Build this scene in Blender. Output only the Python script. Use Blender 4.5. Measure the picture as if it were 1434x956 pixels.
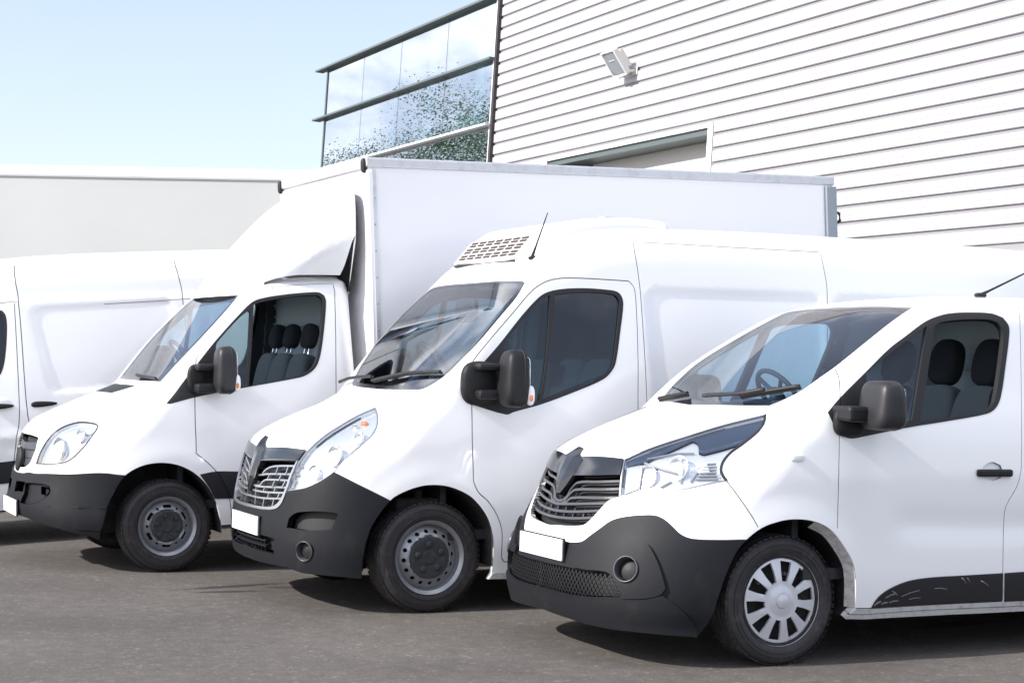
# Four parked white vans, a trailer and a clad warehouse on an asphalt yard
import bpy, bmesh, math, random
import numpy as np
from mathutils import Vector, Matrix, geometry
random.seed(7); RNG=np.random.default_rng(7)
for o in list(bpy.data.objects): bpy.data.objects.remove(o,do_unlink=True)
SC=bpy.context.scene; COL=SC.collection
SUN_AZ_DEG=-115; SUN_EL_DEG=33; SUN_E=3.1; SKY_S=.094; SKY_DUST=1.0; FILL_CLOUD=17.; VEIL=.10; EXPO=1.02
FILL_CLOUD_ROT=-.10; FILL_CLOUD_AT=(7.45,5.33,16.68); FILL_CLOUD_SC=1.7; FILL_CLOUD_LO=.515; FILL_CLOUD_HI=.67
ASPHALT=(.108,.097,.088)
LAMP=(-.18,.12,.33)
TREES=[(-19.6,47.5,11.0,'tall leafy tree at the yard edge, nearest to the glass corner'),(-21.3,53.5,10.4,'broad leafy tree standing behind the tallest one'),(-22.5,45.5,9.0,'shortest leafy tree at the yard edge')]
# ---------- camera
cam=bpy.data.cameras.new('camera'); camo=bpy.data.objects.new('camera',cam); COL.objects.link(camo); SC.camera=camo
cam.sensor_width=36; cam.lens=2450/1434*36; cam.clip_start=.1; cam.clip_end=6000
_p=math.atan(24/2450); _r=.02
_f=Vector((0,math.cos(_p),math.sin(_p))); _u=Vector((1,0,0)).cross(_f)
_R=Vector((1,0,0))*math.cos(_r)+_u*math.sin(_r); _U=-Vector((1,0,0))*math.sin(_r)+_u*math.cos(_r)
M=Matrix((_R,_U,-_f)).transposed().to_4x4(); M.translation=Vector((0,0,1.60)); camo.matrix_world=M
# ---------- sun and sky
SUN_AZ=math.radians(SUN_AZ_DEG); SUN_EL=math.radians(SUN_EL_DEG)     # azimuth of the sun, from +Y towards +X
sun=bpy.data.lights.new('sun','SUN'); sun.energy=SUN_E; sun.angle=math.radians(.55); sun.color=(1,.96,.90)
suno=bpy.data.objects.new('sun',sun); COL.objects.link(suno)
sd=Vector((math.sin(SUN_AZ)*math.cos(SUN_EL),math.cos(SUN_AZ)*math.cos(SUN_EL),math.sin(SUN_EL)))
suno.rotation_euler=sd.to_track_quat('Z','Y').to_euler()
W=bpy.data.worlds.new('World'); SC.world=W; W.use_nodes=True; nt=W.node_tree; nt.nodes.clear()
out=nt.nodes.new('ShaderNodeOutputWorld'); bg=nt.nodes.new('ShaderNodeBackground'); sky=nt.nodes.new('ShaderNodeTexSky')
sky.sky_type='NISHITA'; sky.sun_disc=False; sky.sun_elevation=SUN_EL; sky.sun_rotation=SUN_AZ; sky.air_density=1.0; sky.dust_density=SKY_DUST; sky.ozone_density=2.6; sky.altitude=50
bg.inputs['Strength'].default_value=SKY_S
# added clouds, mostly out of view, brighten shaded van sides; plus thin veil
tc=nt.nodes.new('ShaderNodeTexCoord'); mp=nt.nodes.new('ShaderNodeMapping'); mp.inputs['Scale'].default_value=(1,1,1.7); mp.inputs['Location'].default_value=FILL_CLOUD_AT; mp.inputs['Rotation'].default_value=(0,0,FILL_CLOUD_ROT)
nz=nt.nodes.new('ShaderNodeTexNoise'); nz.inputs['Scale'].default_value=FILL_CLOUD_SC; nz.inputs['Detail'].default_value=8; nz.inputs['Roughness'].default_value=.56
mr=nt.nodes.new('ShaderNodeMapRange'); mr.interpolation_type='SMOOTHSTEP'; mr.inputs['From Min'].default_value=FILL_CLOUD_LO; mr.inputs['From Max'].default_value=FILL_CLOUD_HI; mr.inputs['To Min'].default_value=VEIL; mr.inputs['To Max'].default_value=.96
mx=nt.nodes.new('ShaderNodeMix'); mx.data_type='RGBA'; mx.inputs['B'].default_value=(FILL_CLOUD,FILL_CLOUD,FILL_CLOUD*1.03,1)
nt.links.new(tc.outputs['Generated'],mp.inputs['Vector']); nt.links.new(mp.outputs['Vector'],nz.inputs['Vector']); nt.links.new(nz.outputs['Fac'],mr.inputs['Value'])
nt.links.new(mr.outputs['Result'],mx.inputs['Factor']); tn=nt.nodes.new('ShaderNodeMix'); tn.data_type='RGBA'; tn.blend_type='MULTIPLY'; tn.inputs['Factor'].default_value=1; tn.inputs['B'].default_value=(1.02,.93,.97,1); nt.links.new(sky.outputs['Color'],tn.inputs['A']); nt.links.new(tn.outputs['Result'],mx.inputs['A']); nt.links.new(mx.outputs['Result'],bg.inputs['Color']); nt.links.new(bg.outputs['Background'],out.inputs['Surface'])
SC.view_settings.view_transform='Standard'; SC.view_settings.look='None'; SC.view_settings.exposure=EXPO; SC.view_settings.gamma=1
SC.render.engine='CYCLES'; SC.render.resolution_x=1024; SC.render.resolution_y=682
SC.cycles.max_bounces=10; SC.cycles.transparent_max_bounces=16; SC.cycles.glossy_bounces=5; SC.cycles.diffuse_bounces=4
# ---------- smooth implicit vehicle bodies (vehicle frame: x to the rear, y to the far side, z up, origin under the front axle)
def pchip(pts):
    xk=np.array([p[0] for p in pts],float); yk=np.array([p[1] for p in pts],float)
    h=np.diff(xk); d=np.diff(yk)/h; m=np.zeros_like(yk)
    for i in range(1,len(xk)-1):
        if d[i-1]*d[i]>0:
            w1=2*h[i]+h[i-1]; w2=h[i]+2*h[i-1]; m[i]=(w1+w2)/(w1/d[i-1]+w2/d[i])
    def f(x):
        x=np.clip(x,xk[0],xk[-1]); i=np.clip(np.searchsorted(xk,x)-1,0,len(xk)-2)
        t=(x-xk[i])/h[i]; t2=t*t; t3=t2*t
        return (2*t3-3*t2+1)*yk[i]+(t3-2*t2+t)*h[i]*m[i]+(3*t2-2*t3)*yk[i+1]+(t3-t2)*h[i]*m[i+1]
    return f
def catmull(pts,n=6,closed=False,sharp=()):
    P=np.array(pts,float); N=len(P); out=[]
    rng=range(N if closed else N-1)
    for i in rng:
        p1=P[i]; p2=P[(i+1)%N]
        p0=P[i-1] if (i>0 or closed) else p1; p3=P[(i+2)%N] if (i+2<N or closed) else p2
        a=p1 if i in sharp else p0; b=p2 if (i+1)%N in sharp else p3
        l=np.linalg.norm(p2-p1)+1e-9
        la=np.linalg.norm(p1-a); lb=np.linalg.norm(b-p2)
        t1=(p2-p1) if la<1e-9 else (p2-a)*l/(l+la)
        t2=(p2-p1) if lb<1e-9 else (b-p1)*l/(l+lb)
        for k in range(n):
            t=k/n
            out.append((2*t**3-3*t*t+1)*p1+(t**3-2*t*t+t)*t1+(3*t*t-2*t**3)*p2+(t**3-t*t)*t2)
    if not closed: out.append(P[-1])
    return np.array(out)
def resample(P,step,closed=False):
    P=np.asarray(P,float)
    if closed: P=np.vstack([P,P[:1]])
    out=[P[0]]
    for a,b in zip(P[:-1],P[1:]):
        n=max(1,int(np.ceil(np.linalg.norm(b-a)/step)))
        for k in range(1,n+1): out.append(a+(b-a)*k/n)
    return np.array(out[:-1] if closed else out)
def seg_dist(q,poly):
    a=poly; b=np.roll(poly,-1,0); best=np.full(len(q),1e9)
    for p,r in zip(a,b):
        e=r-p; w=q-p; t=np.clip((w@e)/(e@e+1e-12),0,1)
        dd=w-t[:,None]*e; best=np.minimum(best,(dd*dd).sum(1))
    return np.sqrt(best)
def inside(q,poly):
    x,y=q[:,0],q[:,1]; c=np.zeros(len(q),bool); a=poly; b=np.roll(poly,-1,0)
    for (x1,y1),(x2,y2) in zip(a,b):
        if y1==y2: continue
        c^=((y1>y)!=(y2>y))&(x<(x2-x1)*(y-y1)/(y2-y1)+x1)
    return c
def sdf_poly(q,poly):
    d=seg_dist(q,poly); return np.where(inside(q,poly),-d,d)
def round_poly(P,r,n=6):
    P=np.array(P,float); out=[]
    for i in range(len(P)):
        a=P[i-1]-P[i]; b=P[(i+1)%len(P)]-P[i]; la=np.linalg.norm(a); lb=np.linalg.norm(b); k=min(r,la*.45,lb*.45); p0=P[i]+a/la*k; p2=P[i]+b/lb*k
        for t in np.linspace(0,1,n): out.append((1-t)**2*p0+2*t*(1-t)*P[i]+t*t*p2)
    return np.array(out)
def sstep(x): x=np.clip(x,0,1); return x*x*(3-2*x)
class Grid2:
    def __init__(s,fn,x0,x1,z0,z1,h=.0125,blur=2):
        s.x0,s.z0,s.h=x0,z0,h; nx=int((x1-x0)/h)+2; nz=int((z1-z0)/h)+2
        X,Z=np.meshgrid(x0+np.arange(nx)*h,z0+np.arange(nz)*h,indexing='ij')
        g=fn(np.stack([X.ravel(),Z.ravel()],1)).reshape(nx,nz)
        for _ in range(blur):
            g=np.pad(g,1,mode='edge'); g=(g[:-2]+2*g[1:-1]+g[2:])/4; g=(g[:,:-2]+2*g[:,1:-1]+g[:,2:])/4
        s.g=g; s.nx,s.nz=nx,nz
    def __call__(s,x,z):
        u=np.clip((x-s.x0)/s.h,0,s.nx-1.001); v=np.clip((z-s.z0)/s.h,0,s.nz-1.001)
        i=u.astype(int); j=v.astype(int); u=u-i; v=v-j; g=s.g
        return g[i,j]*(1-u)*(1-v)+g[i+1,j]*u*(1-v)+g[i,j+1]*(1-u)*v+g[i+1,j+1]*u*v
class Body:
    def __init__(s,prof,sharp,wplan,tumble,bow,crown,k,bumps=(),d=(-.55,-.72,.42),bowp=2.2):
        P=catmull(prof,8,True,sharp); s.prof=P
        lo=P.min(0)-.7; hi=P.max(0)+.7
        s.sdf=Grid2(lambda q: sdf_poly(q,P),lo[0],hi[0],lo[1],hi[1])
        s.wplan=pchip(wplan); s.tumble=pchip(tumble); s.bow=pchip(bow); s.crown=pchip(crown); s.kf=pchip(k); s.bowp=bowp
        s.bump=None; s.feat=[]
        for b in bumps:
            if b[0]=='panel':
                Pp=round_poly(b[1],.07); t=np.roll(Pp,-1,0)-np.roll(Pp,1,0); nn=np.stack([t[:,1],-t[:,0]],1); nn/=np.linalg.norm(nn,axis=1)[:,None]
                s.feat+=[(Pp+nn*o,True) for o in (-b[3]*.52,0,b[3]*.52)]
            elif b[0]=='tuck': s.feat.append((np.array(b[1],float),False))
            elif b[0]=='step':
                l=np.array(b[1],float); s.feat+=[(l+[0,o],False) for o in (-b[3]*.5,0,b[3]*.5)]
        if bumps:
            def fb(q):
                r=np.zeros(len(q))
                for b in bumps:
                    if b[0]=='panel':
                        _,poly,depth,soft=b[:4]; r-=depth*sstep(.5-sdf_poly(q,round_poly(poly,.07))/soft)
                    elif b[0]=='arch':
                        _,cx,cz,r0,amt,wd=b; rr=np.hypot(q[:,0]-cx,q[:,1]-cz); r+=amt*np.exp(-(np.maximum(rr-r0,0)/wd)**2)
                    elif b[0]=='band':
                        _,line,amt,wd=b; l=np.array(line,float); zl=np.interp(q[:,0],l[:,0],l[:,1]); fade=sstep((q[:,0]-l[0,0])/.3)*sstep((l[-1,0]-q[:,0])/.3); r+=amt*np.exp(-((q[:,1]-zl)/wd)**2)*fade
                    elif b[0]=='tuck':
                        _,line,sl=b; l=np.array(line,float); zl=np.interp(q[:,0],l[:,0],l[:,1]); r-=sl*np.maximum(zl-q[:,1],0)*sstep((q[:,0]-l[0,0]+.05)/.25)
                    elif b[0]=='step':
                        _,line,amt,wd=b; l=np.array(line,float); zl=np.interp(q[:,0],l[:,0],l[:,1]); fade=sstep((q[:,0]-l[0,0])/.3); r+=amt*sstep(.5+(zl-q[:,1])/wd)*fade
                return r
            s.bump=Grid2(fb,lo[0],hi[0],lo[1],hi[1],.0125,1)
        s.d=np.array(d,float)/np.linalg.norm(d); s.e1=np.cross([0,0,1.],s.d); s.e1/=np.linalg.norm(s.e1); s.e2=np.cross(s.d,s.e1)
    def W(s,x,z):
        w=s.wplan(x)+s.tumble(z)
        if s.bump: w=w+s.bump(x,z)
        return w
    def F(s,p):
        x,y,z=p[:,0],p[:,1],p[:,2]; ay=np.abs(y)
        f1=ay-s.W(x,z)
        f2=s.sdf(x-s.bow(z)*ay**s.bowp, z+s.crown(x)*ay*ay)
        k=s.kf(x); h=np.maximum(k-np.abs(f1-f2),0)/k
        return np.maximum(f1,f2)+h*h*k*.25
    def N(s,p,e=.02):
        g=np.stack([s.F(p+np.eye(3)[i]*e)-s.F(p-np.eye(3)[i]*e) for i in range(3)],1)
        return g/np.maximum(np.linalg.norm(g,axis=1),1e-9)[:,None]
    def cast(s,o,d,tmax=14,it=90):
        d=d/np.linalg.norm(d,axis=1)[:,None]; t=np.zeros(len(o)); 
        for _ in range(it):
            f=s.F(o+d*t[:,None]); t=t+np.where(np.abs(f)<2e-5,0,f*.72)
            t=np.minimum(t,tmax)
        p=o+d*t[:,None]; return p,np.abs(s.F(p))<4e-3
    def uv(s,p): return np.stack([p@s.e1,p@s.e2],1)
    def lift(s,uv):
        o=uv[:,:1]*s.e1+uv[:,1:]*s.e2+s.d*7.; return s.cast(o,np.tile(-s.d,(len(uv),1)))
    def side(s,xz):   # point of the near side surface at (x,z)
        xz=np.atleast_2d(np.asarray(xz,float)); o=np.stack([xz[:,0],np.full(len(xz),-2.),xz[:,1]],1)
        return s.cast(o,np.tile([0,1.,0],(len(xz),1)))[0]
    def outline(s,xend,zb,zc=1.0,xs=.6):
        # centre line from the bumper's lower lip over the roof to xend, then round the section and along the bottom
        P=s.prof; i0=np.argmin(np.abs(P[:,1]-zb)+np.where(P[:,0]<0,0,9)); 
        up=np.roll(P,-i0,0)
        if up[5,1]<up[0,1]: up=np.roll(up[::-1],1,0)
        j=np.argmax((up[:,0]>=xend)&(np.arange(len(up))>5)); c=up[:j]
        c=np.stack([c[:,0],0*c[:,0],c[:,1]],1)
        A=np.linspace(np.pi/2,-.9,60)
        o=np.tile([xend,0,zc],(60,1)); dd=np.stack([0*A,-np.cos(A),np.sin(A)],1)
        sec=s.radial(o,dd); sec=sec[sec[:,2]>=zb]
        B=np.linspace(0,np.pi/2,70)
        bx=np.linspace(xend,xs,40); side=s.radial(np.stack([bx,0*bx,0*bx+zb],1),np.tile([0,-1.,0],(40,1)))
        fr=s.radial(np.tile([xs,0,zb],(70,1)),np.stack([-np.sin(B),-np.cos(B),0*B],1))
        return np.vstack([c,sec[1:],side,fr[1:]])
    def radial(s,o,d):
        lo=np.zeros(len(o)); hi=np.full(len(o),-1.)
        for t in np.arange(.02,7,.02):
            k=(hi<0)&(s.F(o+d*t)>0); hi[k]=t
            if (hi>0).all(): break
        lo=hi-.02
        for _ in range(22):
            m=(lo+hi)/2; p=s.F(o+d*m[:,None])>0; hi=np.where(p,m,hi); lo=np.where(p,lo,m)
        return o+d*lo[:,None]
def trafic_body():
    prof=[(-.84,.10),(-.93,.175),(-.988,.34),(-.992,.46),(-.965,.60),(-.925,.74),(-.865,.90),(-.80,1.04),(-.74,1.11),(-.58,1.19),(-.30,1.29),(-.03,1.36),
          (.06,1.40),(.40,1.625),(.70,1.80),(.92,1.918),(1.02,1.962),(1.3,2.02),(1.8,2.055),(2.6,2.055),(4.0,2.0),(4.05,1.85),(4.08,.9),(4.0,.3),(3.9,-.2),(-.70,-.2)]
    return Body(prof,(11,),
      wplan=[(-1.1,.72),(-.9,.80),(-.7,.865),(-.5,.915),(-.25,.955),(0,.97),(.4,.978),(2.5,.978),(4.1,.96)],
      tumble=[(.2,-.05),(.3,-.02),(.5,0),(.95,0),(1.15,-.012),(1.3,-.032),(1.5,-.075),(1.75,-.128),(1.93,-.172),(2.08,-.235)],
      bow=[(.2,.30),(.6,.36),(.9,.50),(1.1,.45),(1.35,.12),(1.6,.06),(2,.03)],
      crown=[(-1,.12),(-.3,.14),(0,.10),(.5,.05),(1,.05),(2,.07)],
      k=[(-1,.26),(-.6,.22),(-.2,.14),(.1,.07),(.6,.06),(1.0,.08),(1.5,.13),(2,.16)],
      bumps=[('arch',0,.37,.40,.014,.09),('band',[(.55,.76),(1.2,.735),(5,.735)],-.016,.085)])
def master_body():
    prof=[(-.80,.16),(-.86,.24),(-.895,.36),(-.905,.50),(-.885,.68),(-.85,.85),(-.80,1.0),(-.755,1.075),(-.60,1.165),(-.30,1.285),(-.02,1.375),
          (.04,1.425),(.25,1.668),(.46,1.90),(.665,2.115),(.735,2.20),(.86,2.325),(1.06,2.44),(1.35,2.505),(2.2,2.54),(3.6,2.54),(5.30,2.5),(5.37,2.4),(5.40,.9),(5.36,.3),(5.3,-.2),(-.62,-.2)]
    return Body(prof,(11,),
      wplan=[(-1.0,.76),(-.8,.84),(-.6,.91),(-.4,.955),(-.1,.99),(.3,1.015),(.8,1.025),(4.3,1.025),(5.4,1.0)],
      tumble=[(.2,-.03),(.45,0),(1.0,0),(1.2,-.008),(1.4,-.028),(1.7,-.072),(2.05,-.130),(2.4,-.19),(2.6,-.24)],
      bow=[(.2,.24),(.7,.26),(1.0,.24),(1.1,.22),(1.38,.05),(1.7,.035),(2.2,.05),(2.5,.10)],
      crown=[(-1,.10),(-.3,.12),(0,.06),(.5,.02),(.9,.05),(2,.05)],
      k=[(-1,.26),(-.6,.22),(-.2,.15),(.1,.06),(.66,.05),(1.1,.22),(2,.22)],
      bumps=[('arch',0,.40,.43,.012,.10),('panel',[(1.56,2.03),(1.62,2.075),(2.96,2.08),(2.93,1.16),(1.60,1.13)],.012,.03),('panel',[(3.10,2.08),(5.1,2.08),(5.07,1.16),(3.06,1.16)],.012,.03)])
def sprinter_prof(roof):
    return [(-.80,.26),(-.88,.32),(-.93,.40),(-.945,.50),(-.925,.62),(-.895,.76),(-.875,.90),(-.84,1.0),(-.77,1.085),(-.60,1.17),(-.30,1.285),(-.06,1.368),
          (.0,1.415),(.245,1.68),(.445,1.88),(.63,2.055)]+roof
def sprinter_body(roof=None,bumps=()):
    roof=roof or [(.75,2.12),(1.0,2.175),(1.36,2.19),(1.43,2.15),(1.45,1.9),(1.46,1.0),(1.45,.35),(1.42,-.15),(-.55,-.15)]
    return Body(sprinter_prof(roof),(12,),
      wplan=[(-1.0,.72),(-.85,.80),(-.65,.875),(-.4,.93),(-.1,.965),(.3,.985),(1,.993),(5,.993),(6.1,.97)],
      tumble=[(.2,-.03),(.45,0),(1.0,0),(1.2,-.01),(1.4,-.030),(1.7,-.075),(2.05,-.135),(2.4,-.20),(2.8,-.28)],
      bow=[(.2,.30),(.7,.32),(1.0,.30),(1.1,.26),(1.38,.06),(1.7,.035),(2.2,.04),(2.5,.05)],
      crown=[(-1,.10),(-.3,.12),(0,.06),(.5,.025),(.9,.05),(2,.05)],
      k=[(-1,.26),(-.6,.22),(-.2,.15),(.1,.07),(.6,.06),(1.2,.16),(2,.2)],
      bumps=[('arch',0,.40,.42,.022,.13)]+list(bumps))

LEFT_ROOF=[(.72,2.13),(.95,2.30),(1.2,2.41),(1.6,2.465),(2.4,2.49),(4.5,2.49),(5.75,2.46),(5.88,2.35),(5.9,.9),(5.86,.35),(5.8,-.15),(-.55,-.15)]
def left_body():
    return sprinter_body(LEFT_ROOF,[('panel',[(1.585,1.95),(1.64,2.0),(2.80,2.03),(2.80,1.28),(1.70,1.28)],.012,.025),('panel',[(3.06,2.03),(4.2,2.03),(4.2,1.28),(3.06,1.28)],.012,.025),
      ('step',[(1.2,2.075),(6,2.085)],.010,.03),('step',[(1.2,2.245),(6,2.28)],.010,.025),('band',[(1.0,.92),(6,.92)],.012,.05)])
def fairing_body():
    prof=[(.54,2.0),(.60,2.12),(.70,2.27),(.80,2.385),(.93,2.525),(1.08,2.675),(1.24,2.81),(1.38,2.885),(1.452,2.915),(1.458,2.86),(1.46,2.0),(1.40,1.92),(.60,1.92)]
    return Body(prof,(8,9,10),wplan=[(.4,.74),(.7,.82),(1.0,.89),(1.25,.935),(1.46,.96)],tumble=[(1.9,0),(2.6,0),(3.0,-.05)],
      bow=[(1.9,.16),(3,.16)],crown=[(.4,.02),(1.0,.05),(1.46,.05)],k=[(.4,.22),(.9,.25),(1.3,.12),(1.46,.06)],bumps=[('tuck',[(.80,2.175),(1.46,2.445)],.42)])
# ---------- materials
MAT={}
def node(nt,t,**kw):
    n=nt.nodes.new(t)
    for k,v in kw.items(): n.inputs[k].default_value=v
    return n
def mat(name,col=(.8,.8,.8),rough=.5,metal=0,coat=0,spec=.5,bump=None,var=None,dirt=None,emit=None):
    m=bpy.data.materials.new(name); m.use_nodes=True; nt=m.node_tree; b=nt.nodes['Principled BSDF']
    b.inputs['Base Color'].default_value=(*col,1); b.inputs['Roughness'].default_value=rough; b.inputs['Metallic'].default_value=metal
    b.inputs['Coat Weight'].default_value=coat; b.inputs['Coat Roughness'].default_value=.06; b.inputs['Specular IOR Level'].default_value=spec
    tc=nt.nodes.new('ShaderNodeTexCoord'); src=None
    if var:          # (scale, amount) patchy tone
        n=node(nt,'ShaderNodeTexNoise',Scale=var[0],Detail=5.,Roughness=.6); nt.links.new(tc.outputs['Object'],n.inputs['Vector'])
        r=nt.nodes.new('ShaderNodeMapRange'); r.inputs['From Min'].default_value=.3; r.inputs['From Max'].default_value=.7; r.inputs['To Min'].default_value=1-var[1]; r.inputs['To Max'].default_value=1+var[1]
        nt.links.new(n.outputs['Fac'],r.inputs['Value'])
        h=nt.nodes.new('ShaderNodeVectorMath'); h.operation='SCALE'; h.inputs[0].default_value=col; nt.links.new(r.outputs['Result'],h.inputs['Scale']); src=h.outputs['Vector']
        nt.links.new(src,b.inputs['Base Color'])
    if dirt:         # (scale, lo, hi, colour) splashes and scuffs
        n=node(nt,'ShaderNodeTexNoise',Scale=dirt[0],Detail=8.,Roughness=.7); nt.links.new(tc.outputs['Object'],n.inputs['Vector'])
        r=nt.nodes.new('ShaderNodeMapRange'); r.inputs['From Min'].default_value=dirt[1]; r.inputs['From Max'].default_value=dirt[2]; nt.links.new(n.outputs['Fac'],r.inputs['Value'])
        mx=nt.nodes.new('ShaderNodeMix'); mx.data_type='RGBA'; mx.inputs['B'].default_value=(*dirt[3],1)
        if src: nt.links.new(src,mx.inputs['A'])
        else: mx.inputs['A'].default_value=(*col,1)
        nt.links.new(r.outputs['Result'],mx.inputs['Factor']); nt.links.new(mx.outputs['Result'],b.inputs['Base Color'])
    if bump:         # (scale, strength)
        n=node(nt,'ShaderNodeTexNoise',Scale=bump[0],Detail=4.); nt.links.new(tc.outputs['Object'],n.inputs['Vector'])
        bp=nt.nodes.new('ShaderNodeBump'); bp.inputs['Strength'].default_value=bump[1]; bp.inputs['Distance'].default_value=.004
        nt.links.new(n.outputs['Fac'],bp.inputs['Height']); nt.links.new(bp.outputs['Normal'],b.inputs['Normal'])
    if emit: b.inputs['Emission Color'].default_value=(*emit,1); b.inputs['Emission Strength'].default_value=1
    MAT[name]=m; return m
def glass(name,tint,rough=0.,boost=1.):
    m=bpy.data.materials.new(name); m.use_nodes=True; nt=m.node_tree; nt.nodes.clear()
    o=nt.nodes.new('ShaderNodeOutputMaterial'); t=node(nt,'ShaderNodeBsdfTransparent',Color=(*tint,1)); g=nt.nodes.new('ShaderNodeBsdfGlossy'); g.inputs['Roughness'].default_value=rough
    mx=nt.nodes.new('ShaderNodeMixShader')
    # both faces of a pane mirror alike
    ma=nt.nodes.new('ShaderNodeMath'); ma.operation='MULTIPLY'; ma.inputs[1].default_value=boost; ma.use_clamp=True
    lw=node(nt,'ShaderNodeLayerWeight',Blend=.5); pw=nt.nodes.new('ShaderNodeMath'); pw.operation='POWER'; pw.inputs[1].default_value=3.2; nt.links.new(lw.outputs['Facing'],pw.inputs[0])
    ad=nt.nodes.new('ShaderNodeMath'); ad.operation='MULTIPLY_ADD'; ad.inputs[1].default_value=.9; ad.inputs[2].default_value=.07; nt.links.new(pw.outputs[0],ad.inputs[0])
    nt.links.new(ad.outputs[0],ma.inputs[0]); nt.links.new(ma.outputs[0],mx.inputs[0]); nt.links.new(t.outputs[0],mx.inputs[1]); nt.links.new(g.outputs[0],mx.inputs[2]); nt.links.new(mx.outputs[0],o.inputs['Surface'])
    MAT[name]=m; return m
mat('paint',(.85,.855,.86),.30,coat=.6,spec=.5)
mat('paint_panel',(.80,.81,.82),.32,coat=.6)
mat('seam',(.045,.046,.05),.8)
mat('bumper_plastic',(.012,.013,.016),.55,bump=(420,.10),dirt=(6,.56,.85,(.028,.026,.025)),spec=.20)
mat('trim_plastic',(.012,.012,.016),.46,bump=(300,.1),dirt=(9,.68,.72,(.16,.16,.16)),spec=.4)
mat('black_plastic',(.012,.012,.014),.50,bump=(420,.1),spec=.3)
mat('mirror_plastic',(.022,.022,.024),.42,bump=(260,.22),spec=.4)
mat('gloss_black',(.012,.014,.018),.14,spec=.6,coat=.3)
mat('grille_dark',(.010,.010,.011),.6)
mat('grille_bar',(.055,.058,.064),.32,spec=.6)
mat('chrome',(.80,.80,.80),.14,metal=1)
mat('satin_chrome',(.46,.47,.48),.30,metal=.8)
mat('reflector',(.84,.86,.88),.20,metal=.6)
mat('lamp_white',(.82,.83,.84),.25)
mat('lamp_dark',(.03,.045,.075),.2)
mat('amber',(.75,.20,.05),.2,coat=.4)
mat('rubber',(.010,.010,.011),.6,bump=(200,.1))
mat('tyre',(.024,.022,.024),.62,bump=(90,.25),dirt=(14,.50,.78,(.075,.066,.06)))
mat('hub_silver',(.60,.61,.65),.34,metal=.35,dirt=(20,.62,.85,(.36,.35,.34)))
mat('steel_grey',(.30,.31,.33),.4,metal=.6,dirt=(18,.55,.8,(.16,.15,.14)))
mat('hub_black',(.035,.037,.042),.5,dirt=(25,.55,.75,(.09,.085,.08)))
mat('underbody',(.012,.012,.012),.9)
mat('liner',(.014,.014,.015),.85,dirt=(7,.5,.75,(.05,.047,.043)))
mat('dirty_paint',(.46,.46,.45),.6,dirt=(34,.42,.75,(.17,.165,.155)))
mat('sill_paint',(.50,.50,.50),.5,dirt=(20,.5,.75,(.26,.24,.22)))
mat('plate',(.86,.86,.86),.4)
mat('fabric',(.016,.016,.018),.95,bump=(300,.3))
mat('fabric_grey',(.045,.046,.05),.9,bump=(300,.3))
mat('interior',(.022,.024,.028),.7)
mat('interior_light',(.46,.47,.47),.75)
mat('headliner',(.05,.055,.06),.9)
mat('dash',(.030,.036,.046),.6,bump=(250,.2))
mat('aluminium',(.62,.63,.65),.42,metal=.5,dirt=(9,.5,.8,(.45,.45,.45)))
mat('box_grp',(.86,.86,.88),.30,var=(.6,.02),coat=.3)
mat('box_grey_post',(.30,.34,.37),.45,metal=.4)
mat('trailer_side',(.51,.52,.505),.55,var=(.5,.04))
mat('scratch',(.16,.16,.16),.6)
mat('lamp_block',(.30,.37,.47),.25,coat=.5)
mat('lamp_line',(.26,.27,.29),.4)
mat('wiper',(.015,.015,.016),.45)
mat('reefer',(.80,.80,.79),.4)
mat('slot_dark',(.04,.025,.02),.8)
glass('windscreen',(.54,.76,.93),boost=1.0)
glass('side_glass',(.62,.74,.76),boost=1.0)
glass('tinted_glass',(.24,.40,.44),boost=1.25)
glass('lens',(.93,.95,.97),boost=.8)
# ---------- object helpers
def empty(name,loc=(0,0,0)):
    o=bpy.data.objects.new(name,None); o.location=loc; o.empty_display_size=.3; COL.objects.link(o); return o
def tag(o,label=None,cat=None,group=None,kind=None):
    if label: o['label']=label
    if cat: o['category']=cat
    if group: o['group']=group
    if kind: o['kind']=kind
    return o
def mesh_obj(name,V,Fc,m,parent=None,normals=None,smooth=True):
    me=bpy.data.meshes.new(name); me.from_pydata([tuple(map(float,v)) for v in V],[],[tuple(int(i) for i in f) for f in Fc])
    if smooth: me.polygons.foreach_set('use_smooth',[True]*len(me.polygons))
    me.update()
    if normals is not None: me.normals_split_custom_set_from_vertices([tuple(map(float,n)) for n in normals])
    o=bpy.data.objects.new(name,me); COL.objects.link(o)
    if m: me.materials.append(MAT[m] if isinstance(m,str) else m)
    if parent: o.parent=parent
    return o
class MB:      # collects geometry for one mesh
    def __init__(s): s.V=[]; s.F=[]
    def add(s,V,Fc):
        n=len(s.V); s.V+= [tuple(v) for v in V]; s.F+=[tuple(i+n for i in f) for f in Fc]; return s
    def obj(s,name,m,parent=None,smooth=False): return mesh_obj(name,s.V,s.F,m,parent,smooth=smooth)
def box(c,d,ch=0.):   # box with chamfered edges
    c=np.array(c,float); h=np.array(d,float)/2
    if ch<=0:
        V=[c+h*np.array(s) for s in [(-1,-1,-1),(1,-1,-1),(1,1,-1),(-1,1,-1),(-1,-1,1),(1,-1,1),(1,1,1),(-1,1,1)]]
        return V,[(0,3,2,1),(4,5,6,7),(0,1,5,4),(1,2,6,5),(2,3,7,6),(3,0,4,7)]
    bm=bmesh.new(); bmesh.ops.create_cube(bm,size=1)
    for v in bm.verts: v.co=Vector([v.co[i]*d[i]+c[i] for i in range(3)])
    bmesh.ops.bevel(bm,geom=bm.edges[:],offset=ch,segments=2,affect='EDGES',profile=.5)
    V=[tuple(v.co) for v in bm.verts]; bm.verts.index_update(); Fc=[tuple(v.index for v in f.verts) for f in bm.faces]; bm.free(); return V,Fc
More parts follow.
